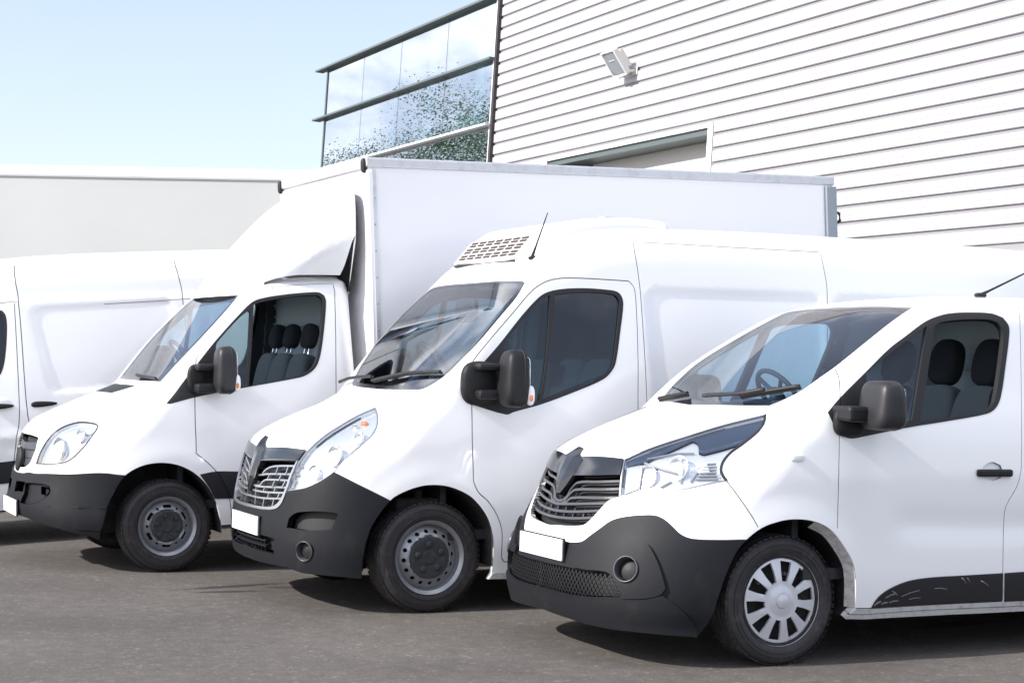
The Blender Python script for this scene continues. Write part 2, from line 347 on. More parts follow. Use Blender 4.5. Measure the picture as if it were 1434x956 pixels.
def sbox(c,d,p=4.,n=10,fn=None):   # superellipsoid: a cushion-like rounded box
    V=[];Fc=[]
    ax=np.linspace(-1,1,n+1); idx={}
    def vid(q):
        k=tuple(np.round(q,5))
        if k not in idx:
            q=np.array(q); r=(np.abs(q)**p).sum()**(1/p); q=q/r
            if fn: q=np.array(fn(q))
            idx[k]=len(V); V.append(np.array(c)+q*np.array(d)/2)
        return idx[k]
    for a in range(3):
        for s in (-1,1):
            b,e=(a+1)%3,(a+2)%3
            for i in range(n):
                for j in range(n):
                    q=[]
                    for u,v in ((i,j),(i+1,j),(i+1,j+1),(i,j+1)):
                        x=[0,0,0]; x[a]=s; x[b]=ax[u]; x[e]=ax[v]; q.append(vid(x))
                    Fc.append(tuple(q if s>0 else q[::-1]))
    return V,Fc
def tube(P,r,n=8,cap=True):
    P=np.array(P,float); r=np.broadcast_to(np.array(r,float),(len(P),)); V=[];Fc=[]
    up=np.array([0.13,.2,1.]); 
    for i,p in enumerate(P):
        t=P[min(i+1,len(P)-1)]-P[max(i-1,0)]; t=t/np.linalg.norm(t); a=np.cross(t,up); a/=np.linalg.norm(a)+1e-9; b=np.cross(t,a)
        for k in range(n):
            w=2*np.pi*k/n; V.append(p+r[i]*(a*np.cos(w)+b*np.sin(w)))
    for i in range(len(P)-1):
        for k in range(n): Fc.append((i*n+k,i*n+(k+1)%n,(i+1)*n+(k+1)%n,(i+1)*n+k))
    if cap: Fc+= [tuple(range(n)),tuple(range((len(P)-1)*n,len(P)*n))[::-1]]
    return V,Fc
def strip(P,Nn,w,t):  # flat bar lying on a surface: P points, Nn outward normals, width w, thickness t
    P=np.array(P,float); V=[];Fc=[]
    for i,p in enumerate(P):
        d=P[min(i+1,len(P)-1)]-P[max(i-1,0)]; d=d/(np.linalg.norm(d)+1e-9); n=Nn[i]; s=np.cross(d,n); s/=np.linalg.norm(s)+1e-9
        V+=[p-s*w/2-n*t,p+s*w/2-n*t,p+s*w/2,p-s*w/2]
    for i in range(len(P)-1):
        for k in range(4): Fc.append((i*4+k,i*4+(k+1)%4,i*4+4+(k+1)%4,i*4+4+k))
    e=(len(P)-1)*4; Fc+=[(3,2,1,0),(e,e+1,e+2,e+3)]
    return V,Fc
def lathe(prof,n=48,cap=False,mid=(0,0,0)):   # (radius, y) turned round the y axis
    V=[];Fc=[]; m=len(prof)
    for k in range(n):
        a=2*np.pi*k/n
        for r,y in prof: V.append((mid[0]+r*np.cos(a),mid[1]+y,mid[2]+r*np.sin(a)))
    for k in range(n):
        for i in range(m-1): Fc.append((k*m+i,k*m+i+1,((k+1)%n)*m+i+1,((k+1)%n)*m+i))
    return V,Fc
def disc_with_holes(R,holes,yfun,depth,n=72,spacing=.03,inner=None):
    # plate in the xz plane, outer face towards -y, holes are 2D polygons, yfun(r) dishes it
    out=np.array([(R*np.cos(a),R*np.sin(a)) for a in np.linspace(0,2*np.pi,n,endpoint=False)])
    polys=[out]+[np.array(h) for h in holes]
    pts=[];edges=[]
    for P in polys:
        b=len(pts); pts+= [Vector(p) for p in P]; edges+=[(b+i,b+(i+1)%len(P)) for i in range(len(P))]
    g=np.arange(-R,R,spacing); X,Z=np.meshgrid(g,g); q=np.stack([X.ravel(),Z.ravel()],1); allp=np.vstack(polys)
    q=q[np.hypot(q[:,0],q[:,1])<R*.98]; dm=np.min(np.hypot(q[:,None,0]-allp[None,:,0],q[:,None,1]-allp[None,:,1]),1); q=q[dm>spacing*.45]
    pts+= [Vector(p) for p in q]
    v,_,f,_,_,_=geometry.delaunay_2d_cdt(pts,edges,[],0,1e-6)
    v=np.array([tuple(a) for a in v]); f=np.array([t for t in f]); c=v[f].mean(1)
    k=inside(c,out)
    for h in holes: k&=~inside(c,np.array(h))
    f=f[k]; return plate_solid(v,f,yfun,depth)
def plate_solid(v,f,yfun,depth):
    e1=v[f[:,1]]-v[f[:,0]]; e2=v[f[:,2]]-v[f[:,0]]; cr=e1[:,0]*e2[:,1]-e1[:,1]*e2[:,0]; f=np.where((cr>0)[:,None],f,f[:,::-1])
    r=np.hypot(v[:,0],v[:,1]); y=np.array([yfun(a) for a in r]); n=len(v)
    V=np.vstack([np.stack([v[:,0],y,v[:,1]],1),np.stack([v[:,0],y+depth,v[:,1]],1)])
    Fc=[tuple(t) for t in f]+[tuple(t[::-1]+n) for t in f]
    cnt={}
    for t in f:
        for a,b in ((t[0],t[1]),(t[1],t[2]),(t[2],t[0])): cnt[(a,b)]=1
    for (a,b) in list(cnt):
        if (b,a) not in cnt: Fc.append((a,a+n,b+n,b))
    return V,Fc
# ---------- vehicle skins: the body surface is cut along the outlines in DATA; each piece is a mesh
def smooth_line(P,closed,ang=38):
    P=np.array(P,float); n=len(P); sh=[]
    for i in range(n):
        if not closed and i in (0,n-1): continue
        a=P[i]-P[i-1]; b=P[(i+1)%n]-P[i]; c=np.dot(a,b)/(np.linalg.norm(a)*np.linalg.norm(b)+1e-9)
        if c<math.cos(math.radians(ang)): sh.append(i)
    return catmull(P,4,closed,tuple(sh))
class Skin:
    def __init__(s,body,regions,seams,xend,zb,grid=.034,zc=1.0,xs=.6,zlow=.17,znose=.30):
        s.b=body; O=body.outline(xend,zb,zc,xs); s.O=O
        ou=body.uv(O); s.ou=ou
        pts=[ou];edges=[];known=[O]; nb=len(ou); edges+=[(i,(i+1)%nb) for i in range(nb)]
        s.poly={}; s.order=[r[0] for r in regions]
        for name,P in regions:
            u=resample(body.uv(smooth_line(P,True)),.03,True); s.poly[name]=[u]
            edges+=[(nb+i,nb+(i+1)%len(u)) for i in range(len(u))]; nb+=len(u); pts.append(u); known.append(np.full((len(u),3),np.nan))
        sp=[]
        for P,w in seams:
            q=resample(smooth_line(P,False),.04); N=body.N(q); t=np.gradient(q,axis=0); t/=np.linalg.norm(t,axis=1)[:,None]; sd=np.cross(t,N); sd/=np.linalg.norm(sd,axis=1)[:,None]
            u=np.vstack([body.uv(q+sd*w/2),body.uv(q-sd*w/2)[::-1]]); sp.append(u)
            edges+=[(nb+i,nb+(i+1)%len(u)) for i in range(len(u))]; nb+=len(u); pts.append(u); known.append(np.full((len(u),3),np.nan))
        if sp: s.poly['seam']=sp; s.order.append('seam')
        for l,cl in body.feat:
            l=l[(l[:,0]<xend-.05)]
            if len(l)<2: continue
            u=body.uv(body.side(resample(l,.05,cl)))
            e=[(nb+i,nb+(i+1)%len(u)) for i in range(len(u) if cl else len(u)-1)]; edges+=e; nb+=len(u); pts.append(u); known.append(None)
        con=np.vstack(pts); lo=ou.min(0); hi=ou.max(0); g=[]
        ys=np.arange(lo[1],hi[1],grid*.866)
        for k,y in enumerate(ys):
            x=np.arange(lo[0]+(k%2)*grid/2,hi[0],grid); g.append(np.stack([x,np.full(len(x),y)],1))
        g=np.vstack(g); g=g[inside(g,ou)]
        keep=np.ones(len(g),bool)
        for i in range(0,len(g),2000):
            d=g[i:i+2000,None,:]-con[None]; keep[i:i+2000]=(d*d).sum(2).min(1)>(grid*.42)**2
        g=g[keep]; allp=np.vstack([con,g])
        v,_,f,ov,_,_=geometry.delaunay_2d_cdt([Vector(p) for p in allp],edges,[],0,1e-6)
        v=np.array([tuple(a) for a in v]); f=np.array([t for t in f]); c=v[f].mean(1); f=f[inside(c,ou)]; c=v[f].mean(1)
        P,ok=body.lift(v); nO=len(O)
        for i,o in enumerate(ov):
            k=[j for j in o if j<nO]
            if k: P[i]=O[k[0]]; ok[i]=True
        bad=np.where(~ok)[0]
        for i in bad: P[i]=O[np.argmin(((ou-v[i])**2).sum(1))]
        P[:,1]=np.minimum(P[:,1],0)
        s.P=P; s.N=body.N(P); s.N[np.abs(P[:,1])<1e-6,1]=0; s.N/=np.linalg.norm(s.N,axis=1)[:,None]
        # orient
        a=P[f[:,1]]-P[f[:,0]]; b=P[f[:,2]]-P[f[:,0]]; nn=np.cross(a,b); flip=(nn*s.N[f].mean(1)).sum(1)<0; f[flip]=f[flip][:,::-1]
        ar=np.linalg.norm(np.cross(a,b),axis=1); keepf=ar>1e-9; f=f[keepf]; c=c[keepf]
        s.f=f; s.lab=np.zeros(len(f),int); s.names=['body']+s.order
        for i,n in enumerate(s.order):
            for pl in s.poly[n]:
                s.lab[inside(c,pl)]=i+1
        s.cen=P[f].mean(1)
        if 'void' in s.names: s.lab[(s.lab==0)&((s.cen[:,2]<zlow)|((s.cen[:,2]<znose)&(s.cen[:,0]<-.3)))]=s.names.index('void')
    def geo(s,name,off=0.,skirt=.012,cond=None,flat=0):
        m=s.lab==s.names.index(name)
        if cond is not None: m&=cond(s.cen)
        f=s.f[m]; used,inv=np.unique(f,return_inverse=True); f=inv.reshape(-1,3)
        V=s.P[used]+s.N[used]*off; N=s.N[used].copy()
        if flat: N=s.b.N(s.P[used]+s.N[used]*off,flat)
        if skirt:
            ed=set()
            for t in f: ed.update(((t[0],t[1]),(t[1],t[2]),(t[2],t[0])))
            bd=[(a,b) for a,b in ed if (b,a) not in ed and not (abs(V[a,1])<2e-3 and abs(V[b,1])<2e-3)]
            Vs=[];Ns=[];Fs=[]; n0=len(V)
            acc={}
            for a,b in bd:
                o=np.cross(V[b]-V[a],N[a]); acc[a]=acc.get(a,0)+o; acc[b]=acc.get(b,0)+o
            for a,b in bd:
                o=np.cross(V[b]-V[a],N[a]); o/=np.linalg.norm(o)+1e-9; k=n0+len(Vs); sg=1 if skirt>0 else -1; ab=[]
                for q in (a,b):
                    w=acc[q]/(np.linalg.norm(acc[q])+1e-12); ab.append(sg*(w if w@o>.6 else o))
                Vs+=[V[a],V[b],V[b]-N[b]*skirt,V[a]-N[a]*skirt]; Ns+=[ab[0],ab[1],ab[1],ab[0]]; Fs.append((k,k+3,k+2,k+1) if skirt>0 else (k,k+1,k+2,k+3))
            F=[tuple(t) for t in f]+Fs
            if Vs: V=np.vstack([V,Vs]); N=np.vstack([N,Ns])
        else: F=[tuple(t) for t in f]
        return V,F,N
    @staticmethod
    def mirror(g):
        V,F,N=g; return V*[1,-1,1],[t[::-1] for t in F],N*[1,-1,1]
    def both(s,name,oname,m,parent,**k):    # one mesh for the two halves
        V,F,N=s.geo(name,**k); V2,F2,N2=s.mirror((V,F,N)); n=len(V)
        return mesh_obj(oname,np.vstack([V,V2]),F+[tuple(i+n for i in t) for t in F2],m,parent,np.vstack([N,N2]))
    def near(s,name,oname,m,parent,**k): V,F,N=s.geo(name,**k); return mesh_obj(oname,V,F,m,parent,N)
    def far(s,name,oname,m,parent,**k): V,F,N=s.mirror(s.geo(name,**k)); return mesh_obj(oname,V,F,m,parent,N)
def mir(V): return [(v[0],-v[1],v[2]) for v in V]
def mirF(F): return [tuple(f[::-1]) for f in F]
# outlines on each vehicle body, vehicle frame, metres
DATA={}
DATA['panel']={
 'R':{
  'dlo':[(.242,-.931,1.349),(.328,-.917,1.427),(.524,-.886,1.576),(.696,-.855,1.705),(.823,-.837,1.780),(.955,-.816,1.856),(1.041,-.808,1.891),(1.147,-.799,1.916),(1.301,-.797,1.928),(1.454,-.798,1.928),(1.527,-.810,1.906),(1.557,-.825,1.862),(1.554,-.836,1.812),(1.501,-.874,1.641),(1.437,-.913,1.455),(1.390,-.928,1.391),(1.324,-.935,1.358),(1.048,-.944,1.314),(.751,-.950,1.272),(.463,-.958,1.223),(.378,-.959,1.211),(.323,-.957,1.222),(.273,-.948,1.282)],
  'quarter_glass':[(.971,-.828,1.838),(.873,-.842,1.783),(.713,-.863,1.689),(.521,-.889,1.564),(.484,-.952,1.261),(.793,-.944,1.313),(.877,-.890,1.563)],
  'door_window':[(1.025,-.829,1.842),(1.079,-.823,1.864),(1.233,-.818,1.884),(1.419,-.816,1.891),(1.477,-.821,1.877),(1.504,-.830,1.839),(1.504,-.844,1.779),(1.465,-.874,1.640),(1.393,-.917,1.438),(1.361,-.926,1.398),(1.315,-.933,1.370),(1.151,-.937,1.347),(.851,-.944,1.310),(.928,-.894,1.545)],
  'ws_outer':[(1.051,-.605,1.949),(.854,-.654,1.855),(.635,-.703,1.727),(.437,-.732,1.602),(.327,-.714,1.525),(.233,-.687,1.456),(.154,-.636,1.404),(.097,-.591,1.371),(.009,-.316,1.363),(-.060,.119,1.351),(.019,.502,1.345),(.114,.584,1.384),(.490,.586,1.653),(.900,.635,1.881),(.966,.380,1.932),(.987,.184,1.948),(1.022,-.036,1.962),(1.038,-.280,1.962)],
  'ws_glass':[(1.007,-.615,1.935),(.841,-.646,1.849),(.623,-.700,1.720),(.427,-.727,1.596),(.322,-.708,1.522),(.228,-.680,1.453),(.152,-.621,1.406),(.105,-.525,1.388),(.045,-.259,1.383),(.017,.250,1.371),(.106,.638,1.367),(.175,.732,1.399),(.521,.678,1.662),(.905,.658,1.882),(.931,.328,1.917),(.941,.118,1.928),(.972,-.105,1.943),(.997,-.336,1.948)],
  'hood':[(.096,-.590,1.371),(.026,-.651,1.320),(-.183,-.580,1.261),(-.385,-.527,1.195),(-.582,-.469,1.124),(-.705,-.410,1.060),(-.796,-.016,1.046),(-.783,.192,1.042),(-.588,.445,1.149),(-.335,.479,1.243),(-.027,.553,1.322),(-.060,.119,1.351),(.009,-.316,1.363)],
  'headlight':[(-.704,-.412,1.060),(-.582,-.469,1.124),(-.385,-.527,1.195),(-.183,-.580,1.261),(.029,-.653,1.321),(-.037,-.738,1.276),(-.104,-.780,1.230),(-.194,-.788,1.170),(-.271,-.790,1.123),(-.330,-.812,1.078),(-.361,-.838,1.034),(-.360,-.861,1.003),(-.351,-.880,.981),(-.445,-.829,.958),(-.534,-.764,.930),(-.621,-.681,.908),(-.708,-.570,.886),(-.766,-.484,.867),(-.736,-.444,.981)],
  'headlight_dark':[(-.703,-.419,1.057),(-.586,-.477,1.119),(-.390,-.535,1.190),(-.190,-.592,1.255),(.015,-.664,1.313),(-.040,-.735,1.276),(-.107,-.776,1.230),(-.182,-.769,1.189),(-.280,-.735,1.152),(-.385,-.698,1.121),(-.399,-.670,1.128),(-.369,-.607,1.172),(-.375,-.563,1.187),(-.479,-.556,1.142),(-.648,-.520,1.059),(-.713,-.434,1.034)],
  'bumper':[(-.275,-.966,.681),(-.413,-.932,.678),(-.540,-.872,.679),(-.588,-.832,.698),(-.617,-.788,.737),(-.640,-.747,.768),(-.669,-.703,.785),(-.716,-.644,.782),(-.782,-.553,.764),(-.822,-.496,.739),(-.861,-.452,.696),(-.897,-.399,.649),(-.915,-.366,.622),(-.929,-.324,.611),(-.950,-.223,.603),(-.964,.010,.604),(-.929,.342,.595),(-.969,.314,.379),(-.939,.350,.251),(-.950,.215,.233),(-.951,-.061,.218),(-.930,-.306,.207),(-.885,-.520,.196),(-.820,-.655,.191),(-.677,-.797,.184),(-.501,-.866,.170),(-.479,-.872,.195),(-.439,-.912,.281),(-.414,-.939,.404),(-.380,-.951,.513),(-.333,-.959,.613)],
  'intake':[(-.954,.362,.467),(-.978,.220,.474),(-.987,-.113,.475),(-.956,-.349,.475),(-.926,-.464,.472),(-.890,-.563,.477),(-.871,-.606,.470),(-.858,-.642,.434),(-.843,-.675,.378),(-.850,-.666,.359),(-.882,-.612,.353),(-.930,-.481,.339),(-.964,-.316,.332),(-.984,-.116,.334),(-.985,.133,.342),(-.970,.291,.347),(-.965,.336,.417)],
  'fog_pod':[(-.948,-.344,.515),(-.926,-.415,.534),(-.880,-.494,.605),(-.842,-.556,.638),(-.786,-.647,.655),(-.746,-.704,.652),(-.723,-.744,.629),(-.702,-.788,.563),(-.684,-.824,.474),(-.676,-.836,.421),(-.698,-.822,.389),(-.758,-.773,.365),(-.840,-.681,.352),(-.841,-.679,.378),(-.856,-.646,.435),(-.871,-.605,.474),(-.890,-.560,.481),(-.925,-.462,.477),(-.953,-.355,.481)],
  'grille':[(-.704,-.409,1.061),(-.738,-.448,.972),(-.767,-.483,.866),(-.782,-.459,.859),(-.803,-.429,.843),(-.842,-.394,.787),(-.860,-.379,.759),(-.891,-.339,.711),(-.907,-.299,.698),(-.926,-.214,.689),(-.938,-.124,.684),(-.942,.051,.683),(-.832,.384,.820),(-.759,.322,1.030),(-.796,-.016,1.046)],
  'grille_panel':[(-.705,-.409,1.061),(-.739,-.440,.979),(-.803,-.281,.965),(-.845,-.051,.945),(-.863,-.025,.905),(-.883,-.019,.856),(-.888,.009,.843),(-.886,.057,.846),(-.852,.155,.908),(-.780,.322,.989),(-.784,.198,1.039),(-.748,.131,1.097),(-.747,.046,1.103),(-.796,-.016,1.046)],
  'door_trim':[(.539,-.959,.299),(.557,-.964,.332),(.592,-.968,.368),(.662,-.973,.407),(.759,-.975,.437),(.859,-.976,.451),(.987,-.977,.458),(1.158,-.977,.461),(1.423,-.977,.467),(1.439,-.959,.305),(.848,-.958,.301)],
  'door_trim2':[(1.439,-.977,.467),(1.637,-.978,.473),(2.034,-.978,.481),(2.473,-.978,.487),(2.495,-.961,.321),(2.057,-.960,.311),(1.659,-.959,.306),(1.457,-.959,.305)],
  'sill':[(.373,-.952,.243),(.367,-.966,.277),(.429,-.970,.301),(.848,-.958,.301),(1.602,-.959,.306),(1.950,-.959,.308),(2.497,-.960,.313),(2.520,-.939,.246),(1.623,-.937,.241),(.866,-.938,.242)],
  'arch':[(-.281,-.965,.673),(-.189,-.973,.739),(-.077,-.980,.775),(.024,-.984,.785),(.143,-.987,.771),(.249,-.989,.722),(.343,-.991,.620),(.392,-.991,.544),(.410,-.990,.455),(.428,-.970,.301),(.374,-.952,.242),(.374,-.938,.111),(-.163,-.926,.076),(-.464,-.876,.173),(-.479,-.872,.195),(-.439,-.912,.281),(-.414,-.939,.404),(-.380,-.951,.513),(-.333,-.959,.613)],
  'handle_cup':[(1.257,-.975,1.035),(1.283,-.973,1.071),(1.340,-.971,1.089),(1.395,-.973,1.071),(1.415,-.975,1.036),(1.394,-.977,1.000),(1.338,-.977,.984),(1.282,-.977,1.000)],
  'door':[(.415,-.745,1.585),(.370,-.846,1.534),(.335,-.910,1.447),(.308,-.951,1.263),(.297,-.969,1.111),(.285,-.986,.733),(.343,-.991,.620),(.392,-.991,.544),(.410,-.990,.455),(.428,-.970,.301),(.848,-.958,.302),(1.447,-.959,.307),(1.426,-.978,.515),(1.437,-.965,.770),(1.445,-.975,.850),(1.508,-.978,.943),(1.542,-.975,1.036),(1.549,-.969,1.116),(1.585,-.917,1.438),(1.635,-.838,1.806),(1.636,-.790,1.939),(1.546,-.760,1.968),(1.332,-.754,1.968),(1.078,-.767,1.933),(.944,-.779,1.883),(.712,-.830,1.744),(.536,-.864,1.625),(.425,-.869,1.560),(.380,-.853,1.539)],
  'fog':[(-.772,-.734,.508),(-.776,-.735,.489),(-.784,-.732,.472),(-.795,-.723,.458),(-.807,-.710,.448),(-.821,-.695,.443),(-.833,-.677,.444),(-.844,-.659,.451),(-.852,-.643,.463),(-.855,-.631,.479),(-.855,-.623,.497),(-.851,-.620,.516),(-.844,-.625,.533),(-.833,-.634,.548),(-.821,-.649,.558),(-.809,-.666,.563),(-.796,-.684,.561),(-.785,-.701,.554),(-.777,-.716,.542),(-.773,-.727,.526)],
  'lip':[(-.927,.491,.336),(-.961,.337,.337),(-.983,.136,.332),(-.982,-.113,.324),(-.963,-.313,.322),(-.930,-.480,.329),(-.882,-.612,.343),(-.841,-.680,.350),(-.758,-.774,.360),(-.688,-.829,.386),(-.628,-.862,.340),(-.527,-.870,.242),(-.501,-.866,.170),(-.677,-.797,.184),(-.820,-.655,.191),(-.885,-.520,.196),(-.930,-.306,.207),(-.951,-.061,.218),(-.950,.215,.233),(-.932,.384,.247),(-.904,.536,.276)],
  'lamp_block':[(-.713,-.443,1.026),(-.666,-.521,1.037),(-.702,-.556,.921),(-.752,-.493,.888)],
 },
 'S':{
  'door_front':[(.415,-.745,1.585),(.370,-.846,1.534),(.335,-.910,1.447),(.308,-.951,1.263),(.297,-.969,1.111),(.285,-.986,.734)],
  'door_rear':[(1.701,-.739,1.983),(1.635,-.838,1.806),(1.585,-.917,1.438),(1.549,-.969,1.116),(1.542,-.975,1.036),(1.508,-.978,.943),(1.445,-.975,.850),(1.437,-.965,.770),(1.426,-.978,.515),(1.447,-.959,.307)],
  'hood_side':[(.096,-.590,1.371),(.025,-.656,1.319)],
  'bumper_top':[(-.351,-.880,.981),(-.240,-.961,.801),(-.206,-.971,.744)],
  'door_bottom':[(.428,-.970,.301),(.848,-.958,.302),(1.447,-.959,.307)],
  'sill_fold':[(.384,-.962,.268),(.855,-.950,.272),(1.610,-.951,.274),(2.449,-.953,.279)],
 },
 'P':{
  'repeater':[(.035,-.962,1.106)],
  'antenna':[(1.732,-.346,2.048)],
  'wiper':[(-.007,-.093,1.369),(.078,-.349,1.394),(.148,-.494,1.424),(.241,-.688,1.462)],
  'wiper2':[(.024,.470,1.351),(.035,.323,1.373),(.058,.190,1.394)],
  'slat0':[(-.748,-.446,.953),(-.810,-.296,.939),(-.849,-.128,.923),(-.867,-.087,.888),(-.887,-.069,.840),(-.898,-.030,.817),(-.896,.043,.819),(-.862,.179,.876),(-.792,.489,.903)],
  'slat1':[(-.761,-.456,.912),(-.812,-.341,.901),(-.865,-.134,.884),(-.879,-.095,.858),(-.900,-.061,.808),(-.906,-.012,.796),(-.902,.075,.800),(-.880,.176,.832),(-.794,.508,.844)],
  'slat2':[(-.778,-.459,.866),(-.826,-.355,.856),(-.884,-.123,.838),(-.898,-.084,.810),(-.904,-.026,.799),(-.904,.054,.798),(-.888,.159,.818),(-.798,.519,.814)],
  'slat3':[(-.806,-.432,.834),(-.864,-.280,.820),(-.900,-.096,.803),(-.905,.025,.797),(-.890,.190,.801),(-.797,.528,.800)],
  'slat4':[(-.835,-.407,.794),(-.882,-.276,.777),(-.912,-.122,.764),(-.918,.041,.760),(-.900,.214,.765),(-.794,.551,.761)],
  'slat5':[(-.860,-.383,.755),(-.896,-.279,.741),(-.917,-.177,.732),(-.929,-.028,.726),(-.921,.150,.730),(-.853,.427,.734)],
  'bowl':[(-.665,-.570,.985),(-.548,-.681,1.038),(-.434,-.782,1.040)],
  'bot':[(-.917,.494,.282),(-.918,.451,.246),(-.946,.244,.231),(-.951,-.061,.218),(-.930,-.306,.207),(-.885,-.520,.196),(-.820,-.655,.191),(-.677,-.797,.184),(-.501,-.866,.170),(-.479,-.872,.194)],
  'lampline0':[(-.664,-.522,1.039),(-.702,-.557,.919)],
  'lampline1':[(-.648,-.520,1.059),(-.604,-.619,1.032),(-.552,-.700,1.014)],
  'lampline2':[(-.630,-.654,.936),(-.584,-.692,.971)],
  'lampline3':[(-.446,-.764,1.048),(-.509,-.771,.970)],
  'lampline4':[(-.405,-.769,1.070),(-.363,-.793,1.075)],
  'lampline5':[(-.424,-.776,1.053),(-.367,-.809,1.059)],
  'lampline6':[(-.440,-.781,1.037),(-.375,-.821,1.043)],
  'lampline7':[(-.457,-.784,1.020),(-.382,-.830,1.027)],
  'lampline8':[(-.472,-.785,1.003),(-.384,-.842,1.011)],
  'lampline9':[(-.486,-.783,.986),(-.384,-.853,.995)],
  'lampline10':[(-.627,-.513,1.080),(-.500,-.595,1.116),(-.420,-.660,1.124)],
  'lampline11':[(-.491,-.618,1.110),(-.512,-.708,1.047),(-.549,-.737,.959)],
 },
}
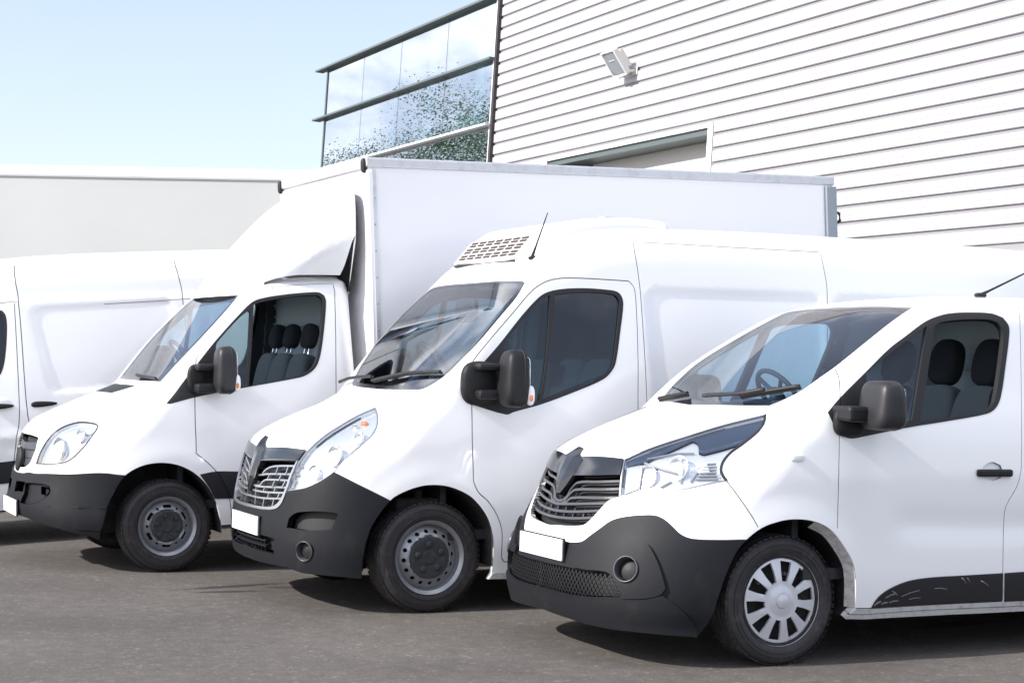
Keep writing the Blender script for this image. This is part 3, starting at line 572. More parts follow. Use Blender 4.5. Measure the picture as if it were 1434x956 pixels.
DATA['fridge']={
 'R':{
  'dlo':[(.243,-.996,1.307),(.249,-.974,1.484),(.448,-.949,1.687),(.615,-.923,1.873),(.740,-.904,1.993),(.807,-.898,2.034),(.917,-.893,2.059),(1.083,-.891,2.071),(1.249,-.892,2.067),(1.327,-.894,2.057),(1.359,-.899,2.028),(1.369,-.908,1.974),(1.338,-.935,1.815),(1.290,-.969,1.597),(1.259,-.978,1.538),(1.189,-.987,1.478),(.988,-.997,1.398),(.726,-1.007,1.310),(.535,-1.009,1.261),(.482,-1.009,1.244)],
  'quarter_glass':[(.827,-.901,2.015),(.760,-.907,1.981),(.625,-.927,1.852),(.491,-.949,1.696),(.480,-.955,1.659),(.484,-1.003,1.309),(.708,-1.005,1.329),(.754,-.985,1.492),(.802,-.940,1.781)],
  'door_window':[(.865,-.900,2.022),(1.081,-.896,2.045),(1.248,-.896,2.044),(1.314,-.898,2.033),(1.338,-.903,2.002),(1.338,-.911,1.953),(1.309,-.938,1.794),(1.269,-.969,1.597),(1.237,-.978,1.537),(1.156,-.986,1.483),(.949,-.996,1.407),(.742,-1.004,1.336),(.791,-.970,1.589),(.829,-.940,1.782)],
  'ws_outer':[(.695,-.803,2.096),(.606,-.870,1.999),(.491,-.894,1.879),(.313,-.903,1.684),(.237,-.867,1.597),(.155,-.821,1.500),(.077,-.716,1.416),(.038,-.611,1.387),(-.017,.054,1.377),(.062,.884,1.368),(.161,.861,1.500),(.342,.631,1.747),(.597,.592,2.020),(.660,.587,2.084),(.667,.244,2.113),(.666,-.117,2.116),(.680,-.453,2.116),(.699,-.736,2.109)],
  'ws_glass':[(.679,-.786,2.082),(.595,-.843,1.994),(.482,-.869,1.880),(.308,-.868,1.684),(.233,-.831,1.597),(.156,-.773,1.508),(.085,-.669,1.433),(.052,-.533,1.411),(.015,.141,1.400),(.065,.742,1.397),(.137,.724,1.491),(.321,.536,1.731),(.570,.474,2.001),(.622,.442,2.056),(.643,.164,2.090),(.650,-.155,2.097),(.666,-.483,2.099),(.683,-.719,2.094)],
  'headlight':[(-.229,-.540,1.267),(-.333,-.542,1.224),(-.421,-.564,1.183),(-.508,-.586,1.138),(-.586,-.608,1.094),(-.662,-.626,1.039),(-.703,-.611,.993),(-.745,-.576,.917),(-.775,-.553,.840),(-.801,-.543,.742),(-.744,-.679,.767),(-.693,-.753,.801),(-.648,-.800,.838),(-.603,-.837,.880),(-.510,-.867,.988),(-.382,-.854,1.091),(-.332,-.824,1.138),(-.296,-.765,1.180),(-.259,-.659,1.229)],
  'bumper':[(-.285,-.983,.711),(-.355,-.969,.747),(-.483,-.930,.812),(-.602,-.838,.879),(-.648,-.801,.837),(-.693,-.753,.800),(-.744,-.679,.766),(-.800,-.545,.741),(-.825,-.509,.660),(-.845,-.452,.622),(-.876,-.300,.607),(-.894,-.101,.604),(-.893,.119,.609),(-.882,.231,.623),(-.849,.446,.315),(-.872,.003,.269),(-.850,-.368,.269),(-.806,-.596,.272),(-.749,-.710,.250),(-.650,-.827,.246),(-.521,-.903,.236),(-.443,-.928,.229),(-.443,-.956,.397),(-.396,-.968,.559)],
  'slot':[(-.819,-.598,.518),(-.808,-.607,.578),(-.785,-.652,.612),(-.746,-.720,.628),(-.611,-.869,.633),(-.586,-.887,.626),(-.624,-.869,.527),(-.740,-.751,.514)],
  'fog':[(-.706,-.800,.392),(-.709,-.795,.369),(-.718,-.782,.350),(-.731,-.763,.336),(-.746,-.740,.329),(-.762,-.717,.331),(-.776,-.697,.342),(-.785,-.683,.359),(-.789,-.679,.381),(-.787,-.686,.403),(-.779,-.701,.423),(-.766,-.722,.438),(-.751,-.745,.444),(-.734,-.767,.441),(-.720,-.785,.430),(-.710,-.797,.413)],
  'intake':[(-.896,.202,.432),(-.898,-.195,.447),(-.856,-.476,.440),(-.851,-.454,.336),(-.886,-.194,.341),(-.891,.141,.353)],
  'grille':[(-.703,-.606,.998),(-.735,-.574,.945),(-.771,-.556,.850),(-.802,-.538,.742),(-.825,-.509,.660),(-.845,-.452,.623),(-.876,-.300,.609),(-.894,-.101,.605),(-.893,.120,.611),(-.872,.260,.668),(-.767,.563,.888),(-.754,.564,.971),(-.801,.218,.972),(-.807,-.058,.982)],
  'grille_open':[(-.746,-.560,.929),(-.777,-.538,.849),(-.808,-.518,.740),(-.830,-.483,.672),(-.850,-.422,.638),(-.874,-.294,.625),(-.892,-.093,.622),(-.890,.117,.633),(-.875,.219,.681),(-.776,.501,.892),(-.827,.198,.900),(-.834,-.078,.903)],
  'grille_panel':[(-.703,-.605,.999),(-.743,-.569,.929),(-.833,-.076,.905),(-.862,-.078,.797),(-.867,-.045,.778),(-.865,-.000,.787),(-.828,.174,.905),(-.780,.472,.903),(-.754,.564,.973),(-.801,.218,.972),(-.771,.152,1.049),(-.771,.051,1.055),(-.807,-.058,.982)],
  'arch':[(-.284,-.983,.712),(-.201,-.993,.763),(-.087,-1.003,.799),(.007,-1.010,.805),(.109,-1.018,.790),(.230,-1.024,.737),(.313,-1.027,.661),(.363,-1.029,.585),(.394,-1.030,.494),(.402,-1.029,.418),(.404,-1.002,.241),(.380,-.999,.202),(.369,-.996,.094),(-.199,-.963,.112),(-.443,-.927,.218),(-.443,-.929,.236),(-.443,-.956,.397),(-.396,-.968,.559)],
  'sill':[(.385,-1.000,.203),(.412,-1.002,.241),(.577,-.995,.240),(2.056,-.997,.243),(3.853,-.999,.257),(3.856,-.995,.215),(2.058,-.995,.199),(.578,-.993,.203)],
  'door':[(.258,-1.021,.826),(.249,-1.012,1.065),(.247,-1.002,1.245),(.252,-.964,1.541),(.266,-.956,1.579),(.367,-.944,1.695),(.564,-.917,1.900),(.701,-.894,2.040),(.790,-.885,2.097),(.878,-.881,2.124),(.988,-.881,2.135),(1.254,-.881,2.134),(1.423,-.882,2.130),(1.460,-.889,2.087),(1.467,-.912,1.947),(1.456,-.969,1.600),(1.443,-1.000,1.373),(1.441,-1.025,.922),(1.459,-1.008,.315),(.560,-1.006,.307),(.486,-1.011,.313),(.467,-1.017,.339),(.462,-1.030,.431),(.456,-1.030,.522),(.421,-1.029,.613),(.361,-1.027,.697),(.291,-1.025,.758)],
  'slide_door':[(1.529,-1.008,.313),(1.509,-1.025,.922),(1.509,-1.000,1.374),(1.507,-.902,2.007),(1.496,-.871,2.198),(1.495,-.802,2.398),(2.236,-.817,2.396),(2.992,-.820,2.395),(2.997,-.846,2.331),(3.016,-.884,2.120),(2.951,-.994,1.405),(2.964,-1.010,.324)],
  'hood':[(.038,-.611,1.387),(-.049,-.553,1.337),(-.229,-.540,1.267),(-.333,-.542,1.224),(-.421,-.564,1.183),(-.508,-.586,1.138),(-.586,-.608,1.094),(-.662,-.626,1.039),(-.703,-.606,.998),(-.807,-.058,.982),(-.767,.245,1.040),(-.502,.458,1.187),(-.172,.373,1.310),(-.017,.054,1.377)],
 },
 'S':{
  'door':[(.258,-1.021,.826),(.249,-1.012,1.065),(.247,-1.002,1.245),(.252,-.964,1.541),(.266,-.956,1.579),(.367,-.944,1.695),(.564,-.917,1.900),(.701,-.894,2.040),(.790,-.885,2.097),(.878,-.881,2.124),(.988,-.881,2.135),(1.254,-.881,2.134),(1.423,-.882,2.130),(1.460,-.889,2.087),(1.467,-.912,1.947),(1.456,-.969,1.600),(1.443,-1.000,1.373),(1.441,-1.025,.922),(1.459,-1.008,.315)],
  'door_low':[(.258,-1.021,.826),(.291,-1.025,.758),(.361,-1.027,.697),(.421,-1.029,.613),(.456,-1.030,.522),(.462,-1.030,.431),(.467,-1.017,.339),(.486,-1.011,.313),(.560,-1.006,.307),(1.459,-1.008,.315)],
  'slide':[(1.529,-1.008,.313),(1.509,-1.025,.922),(1.509,-1.000,1.374),(1.507,-.902,2.007),(1.496,-.871,2.198),(1.495,-.802,2.398),(2.236,-.817,2.396),(2.992,-.820,2.395),(2.997,-.846,2.331),(3.016,-.884,2.120),(2.951,-.994,1.405),(2.964,-1.010,.324)],
  'fender':[(.217,-.818,1.579),(.253,-.964,1.545)],
 },
 'P':{
  'antenna':[(.828,-.615,2.262)],
  'wiper':[(.027,.144,1.411),(.061,-.129,1.448),(.094,-.365,1.476),(.143,-.776,1.491)],
  'arm':[(.072,.880,1.380),(.060,.584,1.414),(.046,.166,1.430)],
  'wiper2':[(.026,.960,1.372),(.116,.864,1.441),(.070,.347,1.449)],
  'reefer':[(.826,.615,2.259),(.796,-.013,2.266),(.832,-.458,2.282)],
  'plate_near':[(-.887,-.295,.503)],
  'bar0':[(-.743,-.595,.903),(-.819,-.306,.885),(-.840,-.193,.860),(-.851,-.141,.829)],
  'bar1':[(-.762,-.584,.851),(-.846,-.214,.829),(-.853,-.147,.820),(-.860,.003,.810),(-.847,.207,.824),(-.801,.461,.836)],
  'bar2':[(-.776,-.573,.810),(-.852,-.236,.794),(-.861,-.176,.776),(-.869,-.140,.750),(-.872,.038,.751),(-.856,.257,.764)],
  'bar3':[(-.792,-.554,.766),(-.870,-.144,.744),(-.873,.035,.747),(-.850,.307,.755)],
  'bar4':[(-.802,-.544,.732),(-.862,-.276,.717),(-.879,-.020,.714),(-.863,.261,.721)],
  'bar5':[(-.814,-.526,.695),(-.869,-.271,.678),(-.886,-.044,.674),(-.875,.219,.681)],
  'upr0':[(-.812,-.344,.887),(-.827,-.336,.837)],
  'upr1':[(-.785,-.465,.893),(-.800,-.458,.843)],
  'upr2':[(-.834,-.347,.799),(-.847,-.330,.755)],
  'upr3':[(-.805,-.476,.806),(-.820,-.454,.762)],
  'upr4':[(-.776,-.572,.812),(-.792,-.554,.766)],
  'upr5':[(-.858,-.306,.719),(-.866,-.292,.679)],
  'upr6':[(-.830,-.442,.727),(-.842,-.422,.687)],
  'upr7':[(-.805,-.537,.730),(-.816,-.518,.697)],
  'upr8':[(-.840,-.257,.832),(-.852,-.236,.794)],
  'upr9':[(-.812,-.409,.840),(-.825,-.393,.800)],
  'upr10':[(-.862,-.227,.748),(-.870,-.209,.714)],
  'upr11':[(-.839,-.378,.754),(-.847,-.364,.721)],
  'upr12':[(-.872,-.250,.676),(-.880,-.248,.626)],
  'upr13':[(-.849,-.387,.687),(-.859,-.377,.636)],
  'upr14':[(-.873,-.075,.746),(-.878,-.080,.714)],
  'upr15':[(-.878,-.094,.715),(-.884,-.086,.677)],
  'upr16':[(-.883,-.100,.678),(-.891,-.111,.628)],
  'upr17':[(-.860,.113,.797),(-.871,.091,.752)],
  'upr18':[(-.872,.070,.749),(-.879,.061,.712)],
  'upr19':[(-.879,.061,.712),(-.885,.037,.677)],
  'bowl':[(-.709,-.705,.857),(-.608,-.796,.977),(-.455,-.795,1.091)],
  'amber':[(-.351,-.661,1.188),(-.409,-.652,1.165)],
  'latch':[(1.445,-1.019,1.157)],
  'bot':[(-.875,.273,.325),(-.869,.175,.273),(-.863,.030,.248),(-.850,-.368,.269),(-.806,-.596,.272),(-.749,-.710,.250),(-.650,-.827,.246),(-.521,-.903,.236),(-.443,-.928,.228)],
 },
}
DATA['truck']={
 'R':{
  'dlo':[(-.012,-.953,1.225),(.197,-.940,1.480),(.364,-.915,1.675),(.580,-.882,1.896),(.668,-.870,1.969),(.762,-.866,1.998),(.914,-.863,2.022),(1.093,-.857,2.039),(1.188,-.856,2.040),(1.228,-.863,2.017),(1.239,-.872,1.972),(1.211,-.907,1.768),(1.168,-.940,1.565),(1.128,-.953,1.476),(1.066,-.960,1.426),(.995,-.963,1.399),(.555,-.968,1.329),(.199,-.967,1.268),(.023,-.960,1.225)],
  'quarter_glass':[(.629,-.882,1.901),(.555,-.890,1.846),(.385,-.916,1.673),(.367,-.922,1.634),(.353,-.967,1.307),(.584,-.966,1.347),(.639,-.885,1.885)],
  'door_window':[(.672,-.874,1.948),(.749,-.871,1.970),(.913,-.867,1.999),(1.091,-.863,2.017),(1.174,-.862,2.020),(1.208,-.868,1.994),(1.211,-.876,1.949),(1.187,-.907,1.768),(1.145,-.940,1.565),(1.105,-.952,1.481),(1.043,-.958,1.437),(.972,-.962,1.410),(.601,-.967,1.344),(.638,-.926,1.636)],
  'ws_outer':[(.644,-.657,2.040),(.492,-.737,1.895),(.290,-.764,1.688),(.113,-.705,1.491),(.015,-.678,1.379),(-.041,-.153,1.378),(.019,.883,1.365),(.021,.330,1.427),(.251,.423,1.674),(.519,.576,1.935),(.592,.739,1.991),(.623,.609,2.028),(.634,.263,2.054),(.635,-.242,2.056)],
  'ws_glass':[(.630,-.620,2.032),(.488,-.682,1.896),(.290,-.706,1.693),(.112,-.646,1.498),(.025,-.598,1.402),(-.020,-.060,1.398),(.028,.715,1.389),(.028,.263,1.439),(.239,.282,1.668),(.501,.419,1.926),(.555,.511,1.974),(.583,.396,2.007),(.605,.139,2.034),(.615,-.313,2.037)],
  'headlight':[(-.842,-.419,.787),(-.823,-.454,.864),(-.787,-.498,.945),(-.736,-.531,1.015),(-.671,-.567,1.062),(-.588,-.619,1.092),(-.542,-.675,1.095),(-.482,-.765,1.084),(-.471,-.798,1.067),(-.494,-.819,1.032),(-.555,-.835,.956),(-.608,-.818,.893),(-.658,-.782,.839),(-.710,-.725,.808),(-.780,-.605,.795)],
  'grille':[(-.846,.054,.987),(-.813,-.362,.976),(-.837,-.377,.890),(-.863,-.316,.799),(-.879,-.245,.762),(-.895,-.122,.744),(-.896,.047,.754),(-.872,.220,.851),(-.826,.310,.981)],
  'bumper':[(-.300,-.966,.718),(-.368,-.951,.726),(-.441,-.930,.737),(-.672,-.780,.728),(-.831,-.493,.718),(-.873,-.330,.718),(-.892,-.232,.707),(-.907,-.023,.700),(-.898,.196,.701),(-.940,.039,.541),(-.931,.007,.404),(-.926,-.151,.401),(-.904,-.342,.398),(-.820,-.620,.366),(-.710,-.767,.333),(-.603,-.842,.301),(-.516,-.887,.287),(-.486,-.901,.284),(-.461,-.936,.399),(-.430,-.946,.526),(-.378,-.954,.631)],
  'bumper_intake':[(-.919,-.089,.639),(-.892,-.315,.647),(-.903,-.336,.575),(-.935,-.096,.562)],
  'bumper_step':[(-.864,-.436,.647),(-.812,-.586,.648),(-.782,-.651,.638),(-.779,-.669,.603),(-.791,-.659,.574),(-.846,-.573,.519),(-.893,-.437,.495),(-.924,-.292,.495),(-.903,-.342,.569),(-.891,-.329,.641)],
  'fog':[(-.823,-.569,.630),(-.791,-.639,.629),(-.785,-.661,.599),(-.802,-.642,.570),(-.827,-.589,.575)],
  'hood_vent':[(-.284,.301,1.280),(-.259,-.263,1.289),(-.099,-.338,1.341),(-.130,.415,1.326)],
  'arch':[(-.316,-.963,.717),(-.242,-.973,.766),(-.147,-.983,.796),(-.041,-.991,.801),(.066,-.998,.780),(.153,-1.002,.738),(.218,-1.005,.687),(.284,-1.007,.608),(.339,-1.008,.497),(.374,-1.000,.363),(.384,-.985,.271),(.384,-.975,.119),(-.189,-.949,.123),(-.504,-.873,.235),(-.481,-.905,.290),(-.461,-.936,.399),(-.430,-.946,.526),(-.378,-.954,.631)],
  'side_stripe':[(.219,-1.005,.708),(.341,-1.005,.726),(.496,-.993,.719),(1.322,-.993,.708),(1.321,-.993,.520),(.492,-1.003,.521),(.328,-1.008,.528),(.287,-1.007,.607)],
  'door':[(.195,-.997,.861),(.194,-.976,1.144),(.207,-.943,1.469),(.224,-.922,1.552),(.296,-.891,1.665),(.484,-.839,1.875),(.615,-.838,1.992),(.711,-.842,2.043),(.830,-.838,2.072),(1.069,-.823,2.099),(1.317,-.813,2.108),(1.315,-.858,2.029),(1.282,-.968,1.361),(1.276,-.993,.742),(1.276,-.971,.283),(.877,-.970,.281),(.456,-.990,.310),(.451,-1.008,.432),(.434,-1.008,.536),(.407,-1.007,.614),(.341,-1.005,.726),(.265,-1.001,.804)],
 },
 'S':{
  'door':[(.195,-.997,.861),(.194,-.976,1.144),(.207,-.943,1.469),(.224,-.922,1.552),(.296,-.891,1.665),(.484,-.839,1.875),(.615,-.838,1.992),(.711,-.842,2.043),(.830,-.838,2.072),(1.069,-.823,2.099),(1.317,-.813,2.108),(1.315,-.858,2.029),(1.282,-.968,1.361),(1.276,-.993,.742),(1.276,-.971,.283)],
  'door_low':[(.195,-.997,.861),(.265,-1.001,.804),(.341,-1.005,.726),(.407,-1.007,.614),(.434,-1.008,.536),(.451,-1.008,.432),(.456,-.990,.310),(.877,-.970,.281),(1.276,-.971,.283)],
  'roof':[(.682,.240,2.087),(.706,-.283,2.098),(.812,-.462,2.126),(.989,-.374,2.167),(1.106,-.718,2.156),(1.384,-.682,2.174)],
 },
 'P':{
  'wiper':[(-.126,.536,1.374),(-.004,.910,1.388),(-.016,-.134,1.399),(.012,-.631,1.384)],
  'wiper2':[(-.102,.593,1.373),(.028,.791,1.376),(-.028,.168,1.388)],
  'bar0':[(-.825,-.384,.931),(-.846,-.304,.917),(-.874,.016,.903),(-.856,.281,.897)],
  'bar1':[(-.837,-.395,.871),(-.863,-.280,.853),(-.884,-.040,.845),(-.875,.200,.842)],
  'bar2':[(-.855,-.350,.814),(-.876,-.237,.792),(-.891,-.048,.787),(-.868,.306,.786)],
  'bowl':[(-.744,-.642,.900),(-.613,-.756,1.000)],
  'amber':[(-.542,-.782,1.035),(-.639,-.783,.910)],
  'badge':[(-.877,-.000,.891)],
  'bot':[(-.929,-.047,.400),(-.926,-.151,.401),(-.904,-.342,.398),(-.820,-.620,.366),(-.710,-.767,.333),(-.603,-.842,.301),(-.516,-.887,.287),(-.485,-.901,.283)],
 },
}
# ---------- ground: one asphalt sheet out to the horizon, a shallow hollow under the far left bay
def ground_z(x,y):
    a=-.427*x+.904*y; f=.904*x+.427*y      # across and along the parking bays
    w=sstep((a-13.9)/1.6)
    zz=-.15+.065*(f-1.22)                   # plane under the far left van
    return w*np.clip(zz,-.34,.05)*sstep((16-f)/8.)*sstep((f+9)/6.)*sstep((22-a)/3.)
def build_ground():
    def axis(lo,hi,st,far):
        a=list(np.arange(lo,hi+1e-6,st)); k=st
        while a[-1]<far: k*=1.6; a.append(a[-1]+k)
        k=st
        while a[0]>-far: k*=1.6; a.insert(0,a[0]-k)
        return np.array(a)
    X=axis(-12,10,.5,3500); Y=axis(-2,26,.5,3500); gx,gy=np.meshgrid(X,Y,indexing='ij'); z=ground_z(gx,gy)
    V=np.stack([gx.ravel(),gy.ravel(),z.ravel()],1); ny=len(Y)
    Fc=[(i*ny+j,(i+1)*ny+j,(i+1)*ny+j+1,i*ny+j+1) for i in range(len(X)-1) for j in range(ny-1)]
    m=bpy.data.materials.new('asphalt'); m.use_nodes=True; nt=m.node_tree; b=nt.nodes['Principled BSDF']; L=nt.links.new
    tc=nt.nodes.new('ShaderNodeTexCoord'); P=tc.outputs['Object']
    def noise(sc,det,ro=.6):
        n=node(nt,'ShaderNodeTexNoise',Scale=sc,Detail=det,Roughness=ro); L(P,n.inputs['Vector']); return n.outputs['Fac']
    def rng(v,a,b_,c,d):
        r=nt.nodes.new('ShaderNodeMapRange'); r.inputs['From Min'].default_value=a; r.inputs['From Max'].default_value=b_; r.inputs['To Min'].default_value=c; r.inputs['To Max'].default_value=d; L(v,r.inputs['Value']); return r.outputs['Result']
    def mul(a,b_):
        n=nt.nodes.new('ShaderNodeMath'); n.operation='MULTIPLY'; L(a,n.inputs[0])
        if isinstance(b_,float): n.inputs[1].default_value=b_
        else: L(b_,n.inputs[1])
        return n.outputs[0]
    fine=rng(noise(62,4,.85),.32,.68,.66,1.36); mid=rng(noise(9,8,.7),.3,.7,.80,1.2); big=rng(noise(.7,5),.3,.7,.84,1.14)
    vo=node(nt,'ShaderNodeTexVoronoi',Scale=42.); L(P,vo.inputs['Vector']); chip=rng(vo.outputs['Color'],.78,.95,1.,1.6)
    v=mul(mul(fine,mid),mul(big,chip))
    # light stone chips here and there
    v2=node(nt,'ShaderNodeTexVoronoi',Scale=26.); L(P,v2.inputs['Vector']); peb=rng(v2.outputs['Distance'],.05,.09,1.,0.)
    pm=mul(peb,rng(noise(3.1,2),.52,.60,0.,1.))
    # oil and water stains: (centre x, y, half length, half width, strength)
    st=None
    for cx,cy,hx,hy,ro,s in ((-1.90,12.02,.42,.065,.62,.80),(-1.86,11.76,.24,.050,.34,.75),(-1.50,12.03,.16,.05,.1,.6),(2.80,10.95,.34,.10,.5,.7),(-.2,9.0,.5,.3,.1,.16),(-2.9,10.2,.7,.5,.2,.14),(1.6,8.2,.8,.25,.1,.12)):
        mp=nt.nodes.new('ShaderNodeMapping'); mp.vector_type='TEXTURE'; mp.inputs['Location'].default_value=(cx,cy,0); mp.inputs['Scale'].default_value=(hx,hy,9); mp.inputs['Rotation'].default_value=(0,0,ro)
        L(P,mp.inputs['Vector']); ln=nt.nodes.new('ShaderNodeVectorMath'); ln.operation='LENGTH'; L(mp.outputs['Vector'],ln.inputs[0])
        ad=nt.nodes.new('ShaderNodeMath'); ad.operation='ADD'; L(ln.outputs['Value'],ad.inputs[0]); L(rng(noise(6,4),.2,.8,-.35,.35),ad.inputs[1])
        k=rng(ad.outputs[0],.62,1.12,s,0.)
        if st is None: st=k
        else:
            n=nt.nodes.new('ShaderNodeMath'); n.operation='MAXIMUM'; L(st,n.inputs[0]); L(k,n.inputs[1]); st=n.outputs[0]
    col=nt.nodes.new('ShaderNodeVectorMath'); col.operation='SCALE'; col.inputs[0].default_value=ASPHALT; L(v,col.inputs['Scale'])
    m1=nt.nodes.new('ShaderNodeMix'); m1.data_type='RGBA'; L(col.outputs['Vector'],m1.inputs['A']); m1.inputs['B'].default_value=(.50,.48,.45,1); L(pm,m1.inputs['Factor'])
    m2=nt.nodes.new('ShaderNodeMix'); m2.data_type='RGBA'; L(m1.outputs['Result'],m2.inputs['A']); m2.inputs['B'].default_value=(.022,.020,.019,1); L(st,m2.inputs['Factor'])
    L(m2.outputs['Result'],b.inputs['Base Color']); b.inputs['Roughness'].default_value=.86; b.inputs['Specular IOR Level'].default_value=.3
    bp=nt.nodes.new('ShaderNodeBump'); bp.inputs['Strength'].default_value=.55; bp.inputs['Distance'].default_value=.006; L(noise(120,4,.7),bp.inputs['Height']); L(bp.outputs['Normal'],b.inputs['Normal'])
    MAT['asphalt']=m
    tag(mesh_obj('ground',V,Fc,m),kind='structure')
build_ground()
# ---------- warehouse: clad wall leaning back a little, glazed stair end on its left
BA=math.radians(25.3); BX=np.array([math.cos(BA),math.sin(BA),0]); BU=np.array([-math.sin(BA),math.cos(BA),0]); BV=np.array([0,0,1.])*math.cos(.05)+BX*math.sin(.05); BN=-np.cross(BU,BV); BP=BX*12.8
def bp(u,v,n): return BP+BU*u+BV*v+BN*n
def bbox(mb,u0,u1,v0,v1,n0,n1):
    V=[bp(*q) for q in [(u0,v0,n0),(u1,v0,n0),(u1,v0,n1),(u0,v0,n1),(u0,v1,n0),(u1,v1,n0),(u1,v1,n1),(u0,v1,n1)]]
    # u x v = n, so wind for the right-handed frame (u, -n, v)
    return mb.add(V,[(0,1,2,3)[::-1],(4,5,6,7),(0,1,5,4),(1,2,6,5),(2,3,7,6),(3,0,4,7)])
mat('cladding',(.465,.46,.485),.45,var=(.35,.035),dirt=(1.1,.50,.85,(.40,.39,.385)))
mat('cladding_back',(.27,.265,.28),.7)
mat('wall_trim',(.80,.80,.78),.45)
mat('plinth',(.17,.13,.08),.8,var=(2,.2))
mat('dock_door',(.56,.555,.53),.6,var=(.8,.04))
mat('fin_grey',(.13,.16,.16),.45,metal=.3)
mat('post_dark',(.035,.028,.03),.5)
mat('mullion',(.78,.80,.82),.4)
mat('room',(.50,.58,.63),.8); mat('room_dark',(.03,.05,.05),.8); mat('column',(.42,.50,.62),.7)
mat('lamp_shell',(.68,.66,.60),.4,metal=.2)
mat('mastic',(.06,.07,.08),.6)
glass('facade_glass',(.80,.93,.95),boost=2.6)
def build_warehouse():
    root=tag(empty('warehouse',tuple(bp(20,0,0))),'white ribbed metal warehouse with a green tinted glass corner, behind the row of vans','building')
    o=Vector(bp(20,0,0))
    def put(ob): ob.matrix_parent_inverse=Matrix.Translation(-o); return ob
    def P(mb,name,m,par=root,sm=False):
        ob=mb.obj(name,m,None,sm); ob.parent=par; ob.matrix_parent_inverse=Matrix.Translation(-o) if par is root else Matrix.Identity(4)
        return ob
    UL,UR=28.60,12.6; pit=.209; ou0,ou1,ov=21.22,26.35,4.93
    back=MB(); bbox(back,UR,ou0-.1,2.86,11.2,-.30,-.030); bbox(back,ou1+.1,UL,2.86,11.2,-.30,-.030); bbox(back,ou0-.1,ou1+.1,ov+.06,11.2,-.30,-.030); bbox(back,UR,UL,11.2,11.3,-9,.05); P(back,'wall','cladding_back')
    k=0
    for i in range(-13,28):
        v0=5.455+i*pit+.016; v1=v0+pit-.042
        if v0<2.85 or v1>11.2: continue
        segs=[(UR,UL)] if v0>ov+.04 else [(UR,ou0-.14),(ou1+.14,UL)]
        for a,b in segs:
            mb=MB(); h=v1-v0
            # shallow folded profile: flat face with a faint rib and rolled edges
            prof=[(v0,-.055),(v0+.003,-.008),(v0+.010,0),(v0+h*.46,0),(v0+h*.50,.0045),(v0+h*.54,0),(v1-.014,0),(v1-.004,-.010),(v1,-.055)]
            n=len(prof); V=[bp(u,v,w) for u in (a,b) for v,w in prof]
            F=[(j,n+j,n+j+1,j+1) for j in range(n-1)]+[tuple(range(n))[::-1],tuple(range(n,2*n))]
            mb.add(V,[f[::-1] for f in F]); P(mb,'cladding_panel','cladding')
    mb=MB(); bbox(mb,UR,ou0-.02,0,2.855,-.5,-.12); bbox(mb,ou1+.02,UL,0,2.855,-.5,-.12); P(mb,'plinth_wall','plinth')
    mb=MB(); bbox(mb,UR,ou0-.14,2.80,2.856,-.1,.03); P(mb,'base_flashing','wall_trim')
    # opening with a set-back dock door
    mb=MB(); bbox(mb,ou0-.13,ou0,0,ov-.002,-.45,.015); P(mb,'jamb','wall_trim'); mb=MB(); bbox(mb,ou1,ou1+.13,0,ov-.002,-.45,.015); P(mb,'jamb','wall_trim')
    mb=MB(); bbox(mb,ou0-.135,ou1+.14,ov,ov+.06,-.45,.022); P(mb,'lintel','wall_trim')
    mb=MB(); bbox(mb,ou0+.002,ou1-.002,ov-.09,ov-.004,-.42,-.02); P(mb,'soffit','fin_grey')
    for j in range(8):
        mb=MB(); bbox(mb,ou0+.002,ou1-.9,.02+j*.613,.02+j*.613+.606,-.44,-.40); P(mb,'dock_door_panel','dock_door')
    mb=MB(); bbox(mb,ou1-.89,ou1-.002,0,ov-.01,-.44,-.41); P(mb,'door_rail','post_dark')
    # glazed end
    g0,g1=28.78,38.06; us=[28.80,31.06,33.50,35.70,38.04]; vs=[(2.4,4.63),(4.66,5.79),(5.86,6.99),(7.06,8.13)]
    mb=MB(); bbox(mb,28.60,28.69,2.0,11.2,-.3,.06); P(mb,'corner_post','post_dark')
    mb=MB(); bbox(mb,28.695,28.79,2.0,8.14,-.12,.03); P(mb,'edge_post','mullion')
    for i in range(4):
        for (v0,v1) in vs:
            mb=MB(); bbox(mb,us[i]+.012,us[i+1]-.012,v0,v1,-.02,0); P(mb,'glass_pane','facade_glass')
    for i in range(1,4):
        mb=MB(); bbox(mb,us[i]-.010,us[i]+.010,2.4,8.14,-.025,-.004); P(mb,'mullion','mastic')
    mb=MB(); bbox(mb,38.05,38.12,2.0,8.14,-.10,.02); P(mb,'end_mullion','fin_grey')
    mb=MB(); bbox(mb,38.13,38.17,2.0,8.14,-.35,-.02); P(mb,'end_glass','facade_glass')
    for v,mm in ((8.14,'fin_grey'),(7.0,'fin_grey'),(5.8,'mullion'),(4.63,'fin_grey')):
        mb=MB(); bbox(mb,28.72,38.62,v,v+.04,-.06,.14); P(mb,'sunshade_fin',mm)
    # the rooms behind the glass
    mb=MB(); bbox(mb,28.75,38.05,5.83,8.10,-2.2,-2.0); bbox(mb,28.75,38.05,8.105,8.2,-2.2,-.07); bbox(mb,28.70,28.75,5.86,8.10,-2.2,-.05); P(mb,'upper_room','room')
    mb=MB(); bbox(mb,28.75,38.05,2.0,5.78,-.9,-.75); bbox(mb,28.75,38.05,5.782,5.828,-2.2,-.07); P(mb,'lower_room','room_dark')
    for i in range(1,5):
        mb=MB(); bbox(mb,us[i]-.46,us[i]-.10,5.83,8.10,-.9,-.6); P(mb,'column','column')
